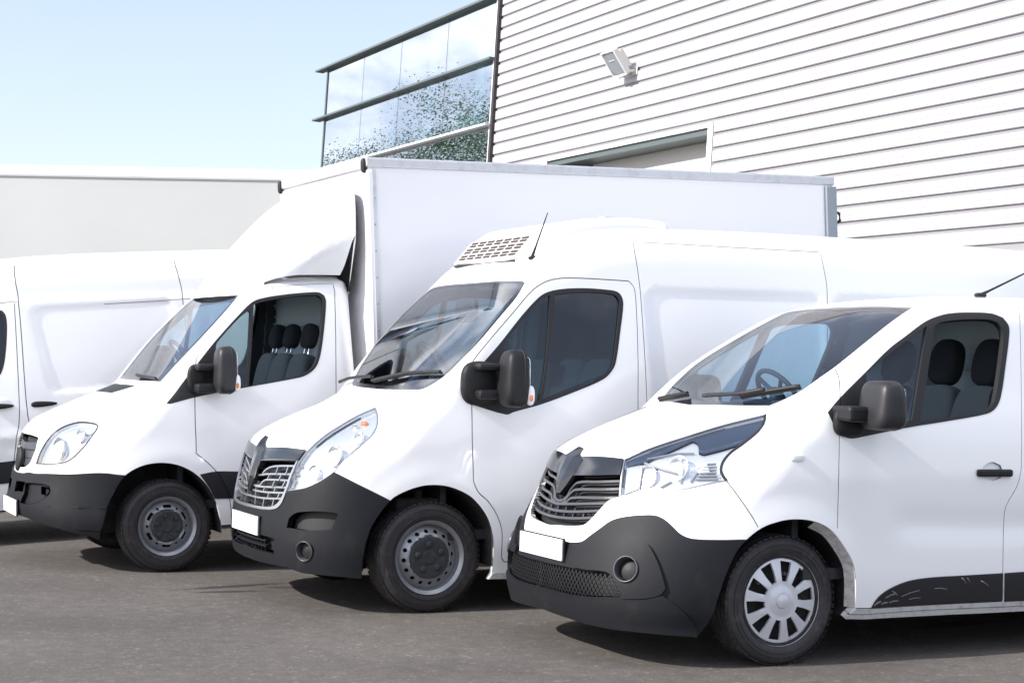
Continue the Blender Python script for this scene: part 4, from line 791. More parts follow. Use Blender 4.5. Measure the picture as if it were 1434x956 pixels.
    mb=MB(); bbox(mb,UR,38.0,0,8.0,-9,-8.8); bbox(mb,38.0,38.1,0,8.1,-9,-.4); bbox(mb,28.6,38.1,8.21,8.3,-9,-.05); bbox(mb,28.5,28.6,8.3,11.2,-9,-.3); P(mb,'rear_wall','cladding_back')
build_warehouse()
def build_floodlight():
    base=bp(23.46,6.06,0); root=tag(empty('floodlight',tuple(base)),'rectangular floodlight on a short bracket, high on the ribbed warehouse wall','floodlight')
    R=Matrix((tuple(-BU),tuple(BV),tuple(BN))).transposed().to_4x4(); root.matrix_world=Matrix.Translation(Vector(base))@R@Matrix.Scale(.86,4)
    T=Matrix.Translation(LAMP)@Matrix.Rotation(math.radians(38),4,'X')
    def tr(V): return [tuple(T@Vector(v)) for v in V]
    mb=MB(); V,F=box((0,0,-.02),(.46,.50,.10),.02); mb.add(tr(V),F); mb.obj('lamp_housing','lamp_shell',root)
    mb=MB(); V,F=box((0,0,-.11),(.34,.36,.08),.03); mb.add(tr(V),F)
    for i in range(5): V,F=box((-.16+.08*i,0,-.155),(.012,.34,.05)); mb.add(tr(V),F)
    mb.obj('heat_sink','lamp_shell',root)
    mb=MB()
    for c,d in (((0,.24,.04),(.48,.025,.03)),((0,-.24,.04),(.48,.025,.03)),((.23,0,.04),(.025,.455,.03)),((-.23,0,.04),(.025,.455,.03))): V,F=box(c,d); mb.add(tr(V),F)
    mb.obj('bezel','mullion',root)
    mb=MB(); V,F=box((0,0,.041),(.43,.45,.006)); mb.add(tr(V),F); mb.obj('lamp_glass','lens',root)
    mb=MB(); V,F=sbox((0,0,.033),(.42,.44,.012),6,4); mb.add(tr(V),F); V,F=tube([(-.10,.06,.037),(.10,.06,.037)],.012); mb.add(tr(V),F); mb.obj('reflector','reflector',root)
    mb=MB(); V,F=tube([(0,0,0),(0,-.02,.12),(LAMP[0]*.5,LAMP[1]-.24,LAMP[2]-.10),(LAMP[0],LAMP[1]-.25,LAMP[2]-.10)],[.03,.028,.026,.026],10); mb.add(V,F); V,F=box((0,0,.015),(.16,.16,.03),.01); mb.add(V,F)
    V,F=box((0,-.29,-.06),(.10,.06,.10),.01); mb.add(tr(V),F); mb.obj('bracket','lamp_shell',root)
build_floodlight()
# ---------- far trailer
def build_trailer():
    ya=math.radians(-1.2); d=22.6; root=tag(empty('trailer',(-9.6,d+1.25,0)),'long pale grey box trailer parked crosswise behind the leftmost van','trailer'); root.rotation_euler=(0,0,ya)
    # x along the box, near side at y=-1.25
    mb=MB(); V,F=box((1.6,0,2.42),(13.6,2.5,2.85),.02); mb.add(V,F); mb.obj('cargo_box','trailer_side',root)
    mb=MB(); V,F=box((1.6,0,3.89),(13.66,2.56,.15),.03); mb.add(V,F); mb.obj('roof_rail','box_grp',root)
    mb=MB(); V,F=box((1.6,0,.98),(13.6,2.54,.10),.01); mb.add(V,F); mb.obj('side_rail','aluminium',root)
    mb=MB(); 
    for y in (-.5,.5): V,F=box((1.6,y,.82),(12.8,.12,.22)); mb.add(V,F)
    for x in (-3.5,-1,2,4,6): V,F=box((x,0,.80),(.12,1.1,.12)); mb.add(V,F)
    mb.obj('chassis','underbody',root)
    for x in (4.4,5.7,7.0):
        for s in (-1,1):
            V,F=lathe([(.10,-.16),(.28,-.16),(.30,-.12),(.50,-.15),(.52,-.12),(.52,.12),(.50,.15),(.2,.15)],32); o=mesh_obj('wheel',V,F,'tyre',root); o.location=(x,s*1.02,.53)
    mb=MB(); V,F=box((-3.9,-.6,.42),(.12,.12,.85)); mb.add(V,F); V,F=box((-3.9,.6,.42),(.12,.12,.85)); mb.add(V,F); V,F=box((-3.9,-.6,.03),(.3,.3,.05)); mb.add(V,F); V,F=box((-3.9,.6,.03),(.3,.3,.05)); mb.add(V,F); mb.obj('landing_leg','underbody',root)
build_trailer()
# ---------- trees off to the left, mirrored in the glass
mat('bark',(.09,.07,.05),.9,bump=(30,.5)); 
for i,c in enumerate(((.105,.19,.06),(.125,.21,.075),(.085,.15,.05))): mat('leaf%d'%i,c,.6)
def build_tree(loc,h,sd,label):
    r=np.random.default_rng(sd); root=tag(empty('tree',loc),label,'tree','trees at the edge of the yard')
    mb=MB(); th=h*.45; P=[(0,0,0),(.08,.05,th*.4),(.05,.16,th),(.1,.1,h*.8)]; V,F=tube(P,[.22,.17,.12,.03],9); mb.add(V,F); cl=[]
    for k in range(11):
        a=r.uniform(0,6.28); z=r.uniform(th*.7,h*.8); l=r.uniform(.22,.36)*h; e=np.array([np.cos(a)*l,np.sin(a)*l,z+l*r.uniform(.2,.7)])
        V,F=tube([(.06,.1,z),(e*[.5,.5,1]+[0,0,-.3]),e],[.08,.05,.015],6); mb.add(V,F); cl.append(e)
    mb.obj('trunk','bark',root,True)
    C=[]
    for k in range(64):
        if k<len(cl): c=cl[k]
        else:
            a=r.uniform(0,6.28); q=r.uniform(0,1)**.5*h*.30; c=np.array([np.cos(a)*q,np.sin(a)*q,r.uniform(th*.8,h*.97)])
        m_=1100; C.append(c+r.normal(0,1,(m_,3))*r.uniform(.4,.8)*h*.075*np.array([1,1,.7]))
    C=np.vstack(C); m_=len(C); n=r.normal(0,1,(m_,3)); n/=np.linalg.norm(n,axis=1)[:,None]; a=np.cross(n,[.3,.5,.8]); a/=np.linalg.norm(a,axis=1)[:,None]; b=np.cross(n,a); sz=r.uniform(.022,.048,(m_,1))
    V=np.stack([C-a*sz,C-b*sz*.6+n*sz*.2,C+a*sz,C+b*sz*.6+n*sz*.2],1).reshape(-1,3); F=np.arange(m_*4).reshape(-1,4)
    o=mesh_obj('crown',V,F,'leaf0',root,smooth=False); o.data.materials.append(MAT['leaf1']); o.data.materials.append(MAT['leaf2']); o.data.polygons.foreach_set('material_index',r.integers(0,3,m_).tolist())
for i,(x,y,h,l) in enumerate(TREES): build_tree((x,y,0),h,30+i,l)
# ---------- vehicle building blocks
def circle_on(body,x,z,r,n=20):
    return body.side([(x+r*math.cos(a),z+r*math.sin(a)) for a in np.linspace(0,2*np.pi,n,endpoint=False)])
def arch_poly(body,x,r=.43,zc=.37):
    a=[(x+r*math.cos(t),zc+r*math.sin(t)) for t in np.linspace(-.25,math.pi+.25,22)]
    return body.side(a+[(x-r*.98,.10),(x+r*.98,.10)])
def orient(p,n,up=(0,0,1)):      # maps -y to n, z near up
    y=-Vector(n).normalized(); x=y.cross(Vector(up)).normalized(); z=x.cross(y); m=Matrix((x,y,z)).transposed().to_4x4(); m.translation=Vector(p); return m
def xf(M_,V): return [tuple(M_@Vector(v)) for v in V]
def wheel_liner(root,P,depth=.5):      # inside of a wheel arch: the arch edge carried inwards, closed at the back
    P=smooth_line(P,True); k=P[:,2]>.25; i=np.where(k&~np.roll(k,1))[0][0]; P=np.roll(P,-i,0); P=P[:np.argmax(~np.roll(k,-i))] if (~k).any() else P
    for s in (1,-1):
        Q=P*[1,s,1]; n=len(Q); R=np.stack([Q[:,0],np.full(n,-s*depth),Q[:,2]],1)
        mb=MB().add(list(Q)+list(R),[(i,i+1,n+i+1,n+i) for i in range(n-1)]+[tuple(range(n,2*n))]); mb.obj('wheel_housing','liner',root)
TYRE={}
def tyre_mesh(R,w,rim):
    h=w/2
    p=[(rim-.004,-h*.80),(rim+.012,-h*.93),(rim+.030,-h*1.0),((rim+R)/2,-h*1.04),(R-.030,-h*.98),(R-.014,-h*.88),(R-.004,-h*.74),(R,-h*.6)]
    for g in (-.42,0,.42): p+=[(R+.001,h*g-.006),(R-.009,h*g-.005),(R-.009,h*g+.005),(R+.001,h*g+.006)]
    p+=[(R,h*.6),(R-.004,h*.74),(R-.03,h*.98),((rim+R)/2,h*1.04),(rim+.012,h*.93),(rim-.004,h*.8)]
    mb=MB(); V,F=lathe(p,72); mb.add(V,F)
    # shoulder blocks
    for k in range(60):
        a=2*math.pi*k/60; c,s=math.cos(a),math.sin(a)
        for y in (-h*.80,h*.80):
            q=[]
            for da,dr,dy in ((-.034,-.006,-.012),(.034,-.006,-.012),(.034,-.006,.012),(-.034,-.006,.012),(-.034,.0008,-.008),(.034,.0008,-.008),(.034,.0008,.012),(-.034,.0008,.012)):
                sgn=1 if y<0 else -1; r=R+dr; q.append((r*math.cos(a+da),y+dy*sgn,r*math.sin(a+da)))
            mb.add(q,[(0,3,2,1),(4,5,6,7),(0,1,5,4),(1,2,6,5),(2,3,7,6),(3,0,4,7)])
    # raised rings on the side wall
    V,F=lathe([(R-.052,-h*1.03),(R-.050,-h*1.075),(R-.046,-h*1.075),(R-.043,-h*1.02)],72); mb.add(V,F)
    V,F=lathe([(rim+.036,-h*1.015),(rim+.039,-h*1.06),(rim+.044,-h*1.06),(rim+.047,-h*1.02)],72); mb.add(V,F)
    return mb
def slot(r0,r1,a,wa0,wa1,n=5):     # hole between two radii with rounded ends
    q=[]
    for t in np.linspace(-1,1,n): q.append((r1,a+wa1*t))
    for t in np.linspace(1,-1,n): q.append((r0,a+wa0*t))
    P=np.array([(r*math.cos(t),r*math.sin(t)) for r,t in q]); c=P.mean(0)
    return [tuple(p) for p in catmull([tuple(p) for p in P],2,True)]
def oval(r,a,hr,ht,n=12):
    c=np.array([r*math.cos(a),r*math.sin(a)]); e=np.array([math.cos(a),math.sin(a)]); f=np.array([-e[1],e[0]])
    return [tuple(c+e*hr*math.cos(t)+f*ht*math.sin(t)) for t in np.linspace(0,2*np.pi,n,endpoint=False)]
def wheel_proto(kind,R,w,rim,rot=0.):
    parts=[]
    h=w/2
    parts.append(('tyre',tyre_mesh(R,w,rim),'tyre'))
    if kind=='cover':
        holes=[slot(rim*.44,rim*.885,rot+2*math.pi*k/10,.145,.170) for k in range(10)]
        V,F=disc_with_holes(rim,holes,lambda r:-h*.98-.006+.030*(r/rim)**2*(r>rim*.3)-.004*math.exp(-((r-rim*.95)/.012)**2)+.004*math.exp(-((r-rim*.33)/.022)**2),.014,80,.016)
        mb=MB().add(V,F); V,F=lathe([(rim,-h*.98+.02),(rim+.006,-h*.93),(rim+.002,-h*.8)],72); mb.add(V,F); parts.append(('hubcap',mb,'hub_silver'))
        mb=MB(); V,F=lathe([(0,-h*.98-.020),(rim*.10,-h*.98-.019),(rim*.16,-h*.98-.015),(rim*.185,-h*.98-.004),(rim*.185,-h*.98+.02)],10); mb.add(V,F); parts.append(('hub_emblem',mb,'hub_silver'))
        mb=MB(); V,F=lathe([(rim+.004,-h*.90),(rim-.01,-h*.88),(rim-.02,-h*.40),(rim*.55,-h*.30),(0,-h*.34)],48); mb.add(V,F); parts.append(('wheel_rim',mb,'liner'))
        mb=MB()
        for k in range(5): V,F=lathe([(0,-.022),(.010,-.022),(.012,0)],8,mid=(rim*.62*math.cos(1.2+k*1.2566),-h*.33,rim*.62*math.sin(1.2+k*1.2566))); mb.add(V,F)
        parts.append(('wheel_bolt',mb,'steel_grey'))
    else:
        if kind=='round': holes=[oval(rim*.735,rot+2*math.pi*k/16,rim*.052,rim*.062) for k in range(16)]; rc=rim*.60
        else:
            holes=[]; rc=rim*.55
            for k in range(6):
                a=rot+2*math.pi*k/6; holes.append(slot(rim*.655,rim*.755,a,.21,.19)); holes.append(oval(rim*.70,a+math.pi/6,rim*.045,rim*.045))
        V,F=disc_with_holes(rim*.90,holes,lambda r:-h*.58-.034*math.exp(-((r-rim*.62)/(rim*.12))**2)+.012*(r>rim*.8)*((r-rim*.8)/(rim*.1)),.006,64,.018)
        mb=MB().add(V,F); V,F=lathe([(rim*.895,-h*.50),(rim*.90,-h*.53),(rim*.925,-h*.62),(rim*.94,-h*.84),(rim*.985,-h*.90),(rim+.004,-h*.97),(rim+.010,-h*.99),(rim+.011,-h*.93),(rim,-h*.8)],72); mb.add(V,F)
        parts.append(('wheel_rim',mb,'steel_grey'))
        mb=MB(); V,F=lathe([(rim*.89,-h*.30),(rim*.5,-h*.3),(0,-h*.3)],36); mb.add(V,F); parts.append(('brake_drum',mb,'liner'))
        y0=-h*.58-.034; mb=MB()
        if kind=='round':
            V,F=lathe([(0,y0-.006),(rc*.30,y0-.008),(rc*.34,y0-.002),(rc*.62,y0-.004),(rc*.93,y0-.012),(rc*.985,y0-.010),(rc,y0),(rc,y0+.03)],56); mb.add(V,F)
            for k in range(5):
                a=rot+.3+2*math.pi*k/5; V,F=sbox((rc*.62*math.cos(a),y0-.010,rc*.62*math.sin(a)),(.040,.022,.040),3,4); mb.add(V,F)
        else:
            V,F=lathe([(0,y0-.012),(rc*.34,y0-.014),(rc*.40,y0-.004),(rc*.93,y0-.008),(rc,y0),(rc,y0+.03)],56); mb.add(V,F)
            for k in range(6):
                a=rot+.25+2*math.pi*k/6; V,F=lathe([(0,-.026),(.012,-.026),(.016,-.020),(.018,0),(.026,.0),(.028,.006)],10,mid=(rc*.74*math.cos(a),y0-.006,rc*.74*math.sin(a))); mb.add(V,F)
        parts.append(('hub_cover',mb,'hub_black'))
    return parts
def place_wheels(root,kind,R,w,rim,track_y,xs,rot=0.):
    first=None
    for x in xs:
        for s in (-1,1):
            if first is None:
                ps=wheel_proto(kind,R,w,rim,rot); t=ps[0][1].obj(ps[0][0],ps[0][2],root,True); first=t
                for n,mb,m in ps[1:]: ob=mb.obj(n,m,t,True)
                for ob in [t]+list(t.children):
                    md=None
                    ob.data.polygons.foreach_set('use_smooth',[True]*len(ob.data.polygons)); ob.data.set_sharp_from_angle(angle=math.radians(38))
            else:
                t=first.copy(); COL.objects.link(t); t.parent=root
                for c in first.children:
                    d=c.copy(); COL.objects.link(d); d.parent=t
            t.location=(x,s*track_y,R); t.rotation_euler=(0,(.35*x if s<0 else 1.1+x) if not (x==0 and s<0) else 0,0 if s<0 else math.pi)
def seat(root,x,y,zs,w=.48,back=.66,head=(.13,.27,.24),tilt=.22,m='fabric',lift=.13,integrated=False,pm='chrome'):
    mb=MB(); V,F=sbox((x-.22,y,zs-.02),(.52,w,.20),4,8); mb.add(V,F)
    Mx=Matrix.Translation((x,y,zs))@Matrix.Rotation(tilt,4,'Y')
    V,F=sbox((0,0,back/2),(.17,w,back),4.5,10,lambda q:(q[0],q[1]*(1-.10*max(q[2],0)),q[2])); mb.add(xf(Mx,V),F)
    st=mb.obj('seat',m,root,True)
    mb=MB(); V,F=sbox((0,0,back+head[2]/2+(0 if integrated else lift*.35)),head,3.2,9,lambda q:(q[0],q[1]*(1-.16*max(q[2],0)**2),q[2])); mb.add(xf(Mx,V),F); mb.obj('headrest',m,st,True)
    if not integrated:
        mb=MB()
        for s in (-1,1): V,F=tube([(0,s*.05,back-.05),(0,s*.05,back+lift*.35+.06)],.007); mb.add(xf(Mx,V),F)
        mb.obj('headrest_post',pm,st,True)
    return st
def steering_wheel(root,c,tilt=.95,r=.19,m='interior'):
    Mx=Matrix.Translation(c)@Matrix.Rotation(tilt,4,'Y'); mb=MB()   # axis of the rim is local z turned towards the driver
    ring=[(r*math.cos(a),r*math.sin(a),0) for a in np.linspace(0,2*np.pi,33)]; V,F=tube(ring,.016,8,False); mb.add(xf(Mx,V),F)
    V,F=sbox((0,0,-.015),(.15,.13,.05),3,6); mb.add(xf(Mx,V),F)
    for a in (0,2.4,-2.4): V,F=tube([(0,0,-.01),(r*math.cos(a),r*math.sin(a),0)],.014,6); mb.add(xf(Mx,V),F)
    V,F=tube([(0,0,-.02),(0,0,-.42)],.035,8); mb.add(xf(Mx,V),F)
    mb.obj('steering_wheel',m,root,True)
def cab_interior(body,root,dash,xb,wid,ztop,bm='interior_light',seats=(),wheel=None,kw={}):
    mb=MB(); x0,x1,zt=dash
    # dashboard: sloping top, driver's cowl
    V,F=sbox(((x0+x1)/2,0,zt-.17),(x1-x0,wid*2-.10,.38),6,12,lambda q:(q[0],q[1],q[2]+.16*q[0] if q[2]>0 else q[2])); mb.add(V,F)
    if wheel: V,F=sbox((x1-.16,wheel[1],zt+.02),(.34,.46,.20),3,8); mb.add(V,F)
    mb.obj('dashboard','dash',root,True)
    mb=MB(); V,F=box(((x0+xb)/2,0,.48),(xb-x0,wid*2-.08,.06)); mb.add(V,F); V,F=box((x0-.02,0,.80),(.04,wid*2-.2,.60)); mb.add(V,F); mb.obj('cab_floor','interior',root)
    A=np.linspace(-.9,math.pi+.9,40); q=body.radial(np.tile([xb,0,1.2],(40,1)),np.stack([0*A,np.cos(A),np.sin(A)],1)); q=q+([xb,0,1.2]-q)*.055; q[:,2]=np.maximum(q[:,2],.46)
    mb=MB().add(list(q)+list(q+[.03,0,0]),[tuple(range(40)),tuple(range(40,80))[::-1]]+[(i,(i+1)%40,40+(i+1)%40,40+i) for i in range(40)])
    V,F=box((xb-.02,0,ztop-.30),(.02,wid*2-.5,.03),.004); mb.add(V,F); V,F=box((xb-.02,0,1.22),(.02,wid*2-.4,.03),.004); mb.add(V,F)
    mb.obj('bulkhead',bm,root)
    for s in seats: seat(root,*s,**kw)
    if wheel: steering_wheel(root,wheel)
def underbody(root,x0,x1,w,z=.36):
    mb=MB(); V,F=box(((x0+x1)/2,0,z+.05),(x1-x0,w*2-.34,.16)); mb.add(V,F)
    for y in (-.42,.42): V,F=box(((x0+x1)/2,y,z-.06),(x1-x0,.09,.12)); mb.add(V,F)
    V,F=tube([(x0+.9,.2,z-.1),(x1-.2,.2,z-.1)],.045); mb.add(V,F)
    V,F=box((0,0,.33),(.10,1.3,.10)); mb.add(V,F)
    mb.obj('underbody','underbody',root)
def rear_cap(root,sk,xend,m='paint'):
    Q=sk.O[np.abs(sk.O[:,0]-xend)<1e-3]; Q=Q[np.argsort(-Q[:,2])]; V=list(Q)+[tuple(q*np.array([1,-1,1])) for q in Q[::-1]]
    mesh_obj('rear_panel',V,[tuple(range(len(V)))],m,root,smooth=False)
def lens_cup(body,root,p,r,depth,name,parent=None,lens='lens'):
    n=body.N(np.array([p]))[0]; Mx=orient(p,n); mb=MB()
    V,F=lathe([(r*1.12,.004),(r*1.14,-.008),(r*1.06,-.012),(r,-.004),(r*.93,depth*.7),(r*.8,depth),(0,depth)],28); mb.add(xf(Mx,V),F); o=mb.obj(name,'grille_bar',parent or root,True)
    mb=MB(); V,F=lathe([(r*.86,depth*.55),(r*.6,depth*.44),(0,depth*.40)],24); mb.add(xf(Mx,V),F); q=mb.obj('fog_lens','grille_dark',o,True)
    return o
def plate(root,x,z,w=.52,h=.115,tilt=0,y=0):
    mb=MB(); V,F=box((x,y,z),(.012,w,h),.004); mb.add(V,F); mb.obj('number_plate','plate',root)
    mb=MB(); V,F=box((x+.012,y,z),(.010,w+.012,h+.012),.003); mb.add(V,F); mb.obj('plate_holder','black_plastic',root)
def on(body,P,off): P=np.array(P,float); return P+body.N(P)*off
def wiper(body,root,P,arm=None):
    P=[p for p in P if p[1]<.48]; mb=MB(); q=resample(smooth_line(P,False),.03); Q=on(body,q,.030); V,F=tube(Q,.011,6); mb.add(V,F); V,F=tube(on(body,q,.014),.008,6); mb.add(V,F)
    if arm is not None: V,F=tube(on(body,resample(smooth_line(arm,False),.03),.045),.012,6); mb.add(V,F)
    mb.obj('wiper','wiper',root,True)
def common_glass(sk,root,door_n,door_f,open_near,tint='side_glass',door_tint='side_glass',split=()):
    sk.both('ws_outer','windscreen_seal','gloss_black',root,off=-.001,skirt=.02)
    sk.both('ws_glass','windscreen','windscreen',root,off=-.002,skirt=0,flat=.05)
    for f,d in ((sk.near,door_n),(sk.far,door_f)):
        f('dlo','window_seal','rubber',d,off=.001,skirt=.035)
        f('quarter_glass','quarter_glass',tint,d,off=-.012,skirt=0,flat=.09)
        if not (open_near and f==sk.near): f('door_window','door_window',door_tint,d,off=-.012,skirt=0,flat=.09)
def lining(sk,root,xmax,zmin=.9,m='interior'):
    c=lambda p:(p[:,0]>.02)&(p[:,0]<xmax)&(p[:,2]>zmin)
    for n,mm in (('body','headliner'),('door',m)):
        V,F,N=sk.geo(n,off=-.028,skirt=.0,cond=c); V2=V*[1,-1,1]; k=len(V)
        mesh_obj('cab_lining',np.vstack([V,V2]),[tuple(t[::-1]) for t in F]+[tuple(i+k for i in t) for t in F],mm,root,np.vstack([-N,-N*[1,-1,1]]))
def headlamp(sk,root,body,bowls,regs,amber=None,depth=.05,bowl_mat='chrome'):
    for f,s in ((sk.near,1),(sk.far,-1)):
        L=f(regs[0],'headlight','lens',root,off=.004,skirt=.006)
        if len(regs)>1: f(regs[1],'lens_top','lens',L,off=.004,skirt=.006); f(regs[1],'dark_reflector','lamp_dark',L,off=-.018,skirt=0)
        f(regs[0],'reflector','reflector',L,off=-.030,skirt=0)
        for (p,r) in bowls:
            p=np.array(p); n=body.N(np.array([p]))[0]; n=n*.45+np.array([-1,0,.0])*.55; n/=np.linalg.norm(n); Mx=orient(p-n*.034,n); mb=MB()
            V,F=lathe([(r,-.012),(r*1.05,-.018),(r*1.08,-.010),(r*.98,.0),(r*.8,.020),(r*.45,.034),(0,.040)],28); V=xf(Mx,V)
            if s<0: V=mir(V); F=mirF(F)
            mb.add(V,F); mb.obj('lamp_bowl',bowl_mat,L,True)
            mb=MB(); V,F=sbox((0,.012,0),(r*.5,.05,r*.5),2.2,6); V=xf(Mx,V)
            if s<0: V=mir(V); F=mirF(F)
            mb.add(V,F); mb.obj('bulb','lens',L,True)
        for (p,d,m) in (amber or []):
            V,F=sbox((0,0,0),d,2.6,6); n=body.N(np.array([p]))[0]; V=xf(orient(np.array(p)-n*.022,n),V)
            if s<0: V=mir(V); F=mirF(F)
            mesh_obj('indicator',V,F,m,L)
def ribbon_bars(body,root,D,keys,name,w,t,off,m,cross=True):
    for k in keys:
        q=resample(smooth_line(D['P'][k],False),.03); q=q[q[:,1]<=(-.006 if cross else .02)]
        if len(q)<2: continue
        if cross and q[-1,1]>-.12: q=np.vstack([q,q[::-1]*[1,-1,1]]); N=body.N(q); V,F=strip(q+N*off,N,w,t); mesh_obj(name,V,F,m,root,smooth=False)
        else:
            N=body.N(q); V,F=strip(q+N*off,N,w,t); mesh_obj(name,V,F,m,root,smooth=False); mesh_obj(name,mir(V),mirF(F),m,root,smooth=False)
def emblem(body,root,zw,ridge,edge,m='gloss_black'):      # faceted V standing on the nose: (z, half width) from top to bottom
    z=np.array([a for a,_ in zw]); o=np.stack([np.full(len(z),-1.7),0*z,z],1); p,_=body.cast(o,np.tile([1.,0,0],(len(z),1))); n=body.N(p); V=[];F=[]
    for i,(a,w) in enumerate(zw):
        e=ridge*(1 if 0<i<len(zw)-1 else .35)
        V+=[p[i]+n[i]*edge*-2+[0,-w,0],p[i]+n[i]*edge+[0,-w,0],p[i]+n[i]*(e*.8+edge)+[0,-w*.30,0],p[i]+n[i]*(e*.8+edge)+[0,w*.30,0],p[i]+n[i]*edge+[0,w,0],p[i]+n[i]*edge*-2+[0,w,0]]
    for i in range(len(zw)-1):
        for k in range(5): F.append((i*6+k,i*6+k+1,i*6+7+k,i*6+6+k))
    F+=[tuple(range(6)),tuple(range(len(V)-6,len(V)))[::-1]]
    mesh_obj('emblem_base',V,F,m,root,smooth=False)
def under_poly(body,bot):      # the strip of surface below a bumper's lower lip, left out
    b=np.array(bot,float); c0=b[0]*[1,0,1]+[0,.25,0]; b=np.vstack([c0,b,b[-1]+[.10,0,.0]]); d=b-[.6,0,0]; d[:,2]=0; d/=np.linalg.norm(d,axis=1)[:,None]
    lo=body.radial(np.tile([.6,0,-.06],(len(b),1)),d); return np.vstack([b,lo[::-1]])
# ---------- the vehicles
YAWV=math.radians(25.3)
def vehicle(name,pos,pitch,label,cat,group='white vans parked side by side'):
    r=tag(empty(name,pos),label,cat,group)
    X=Vector((math.cos(YAWV),math.sin(YAWV),0)); Y=Vector((-math.sin(YAWV),math.cos(YAWV),0)); Z=Vector((0,0,1))
    cp,sp=math.cos(pitch),math.sin(pitch); M_=Matrix((X*cp-Z*sp,Y,Z*cp+X*sp)).transposed().to_4x4(); M_.translation=Vector(pos); r.matrix_world=M_; return r
def regs(D,names): return [(n,D['R'][n]) for n in names]
def seams(D,w=.006,skip=()): return [(P,w) for n,P in D['S'].items() if n not in skip]
def mirror_unit(root,c,d,p=3.4,arms=(),ind=None,m='mirror_plastic',fn=None,base=None):
    for s in (1,-1):
        mb=MB(); V,F=sbox(c,d,p,12,fn or (lambda q:(q[0]*(1-.12*q[2]),q[1],q[2])))
        hinge=Vector((c[0]-d[0]*.5,c[1]+d[1]*.62,0)); fold=Matrix.Translation(hinge)@Matrix.Rotation(math.radians(88),4,'Z')@Matrix.Translation(-hinge)
        sg=(lambda v,f:(v,f)) if s>0 else (lambda v,f:(mir(xf(fold,v)),mirF(f)))     # the far one is folded back
        mb.add(*sg(V,F)); h=mb.obj('wing_mirror',m,root,True)
        mb=MB(); V,F=sbox((c[0]+d[0]*.47,c[1],c[2]+.005),(.012,d[1]*.70,d[2]*.74),5,6); mb.add(*sg(V,F)); mb.obj('mirror_glass','chrome' if s>0 else 'gloss_black',h,True)
        mb=MB()
        for a in arms: V,F=box(*a,ch=.02); mb.add(*sg(V,F))
        if base is not None: V,F=sbox(*base,3,8); mb.add(*sg(V,F))
        if mb.V: mb.obj('mirror_arm','black_plastic',h)
        # parting line round the shell
        mb=MB(); V,F=sbox((c[0]+d[0]*.18,c[1],c[2]),(.012,d[1]*1.012,d[2]*1.012),p,10); mb.add(*sg(V,F)); mb.obj('shell_joint','rubber',h,True)
        if ind:
            V,F=sbox(ind[0],ind[1],2.6,8); mesh_obj('indicator',*sg(V,F),ind[2],h); V,F=sbox((ind[0][0]-.004,ind[0][1]-ind[1][1]*.35,ind[0][2]-ind[1][2]*.12),(ind[1][0]*.5,ind[1][1]*.5,ind[1][2]*.35),2.4,6); mesh_obj('indicator_bulb',*sg(V,F),'amber',h)
def antenna(root,p,q,lean=True):
    p=np.array(p); q=np.array(q); mb=MB(); d=(q-p)/np.linalg.norm(q-p); V,F=sbox(tuple(p+[.02,0,.008]),(.085,.04,.03),2.6,6); mb.add(V,F); V,F=tube([p,p+d*.10,q],[.013,.007,.0032],8); mb.add(V,F); mb.obj('aerial','rubber',root,True)
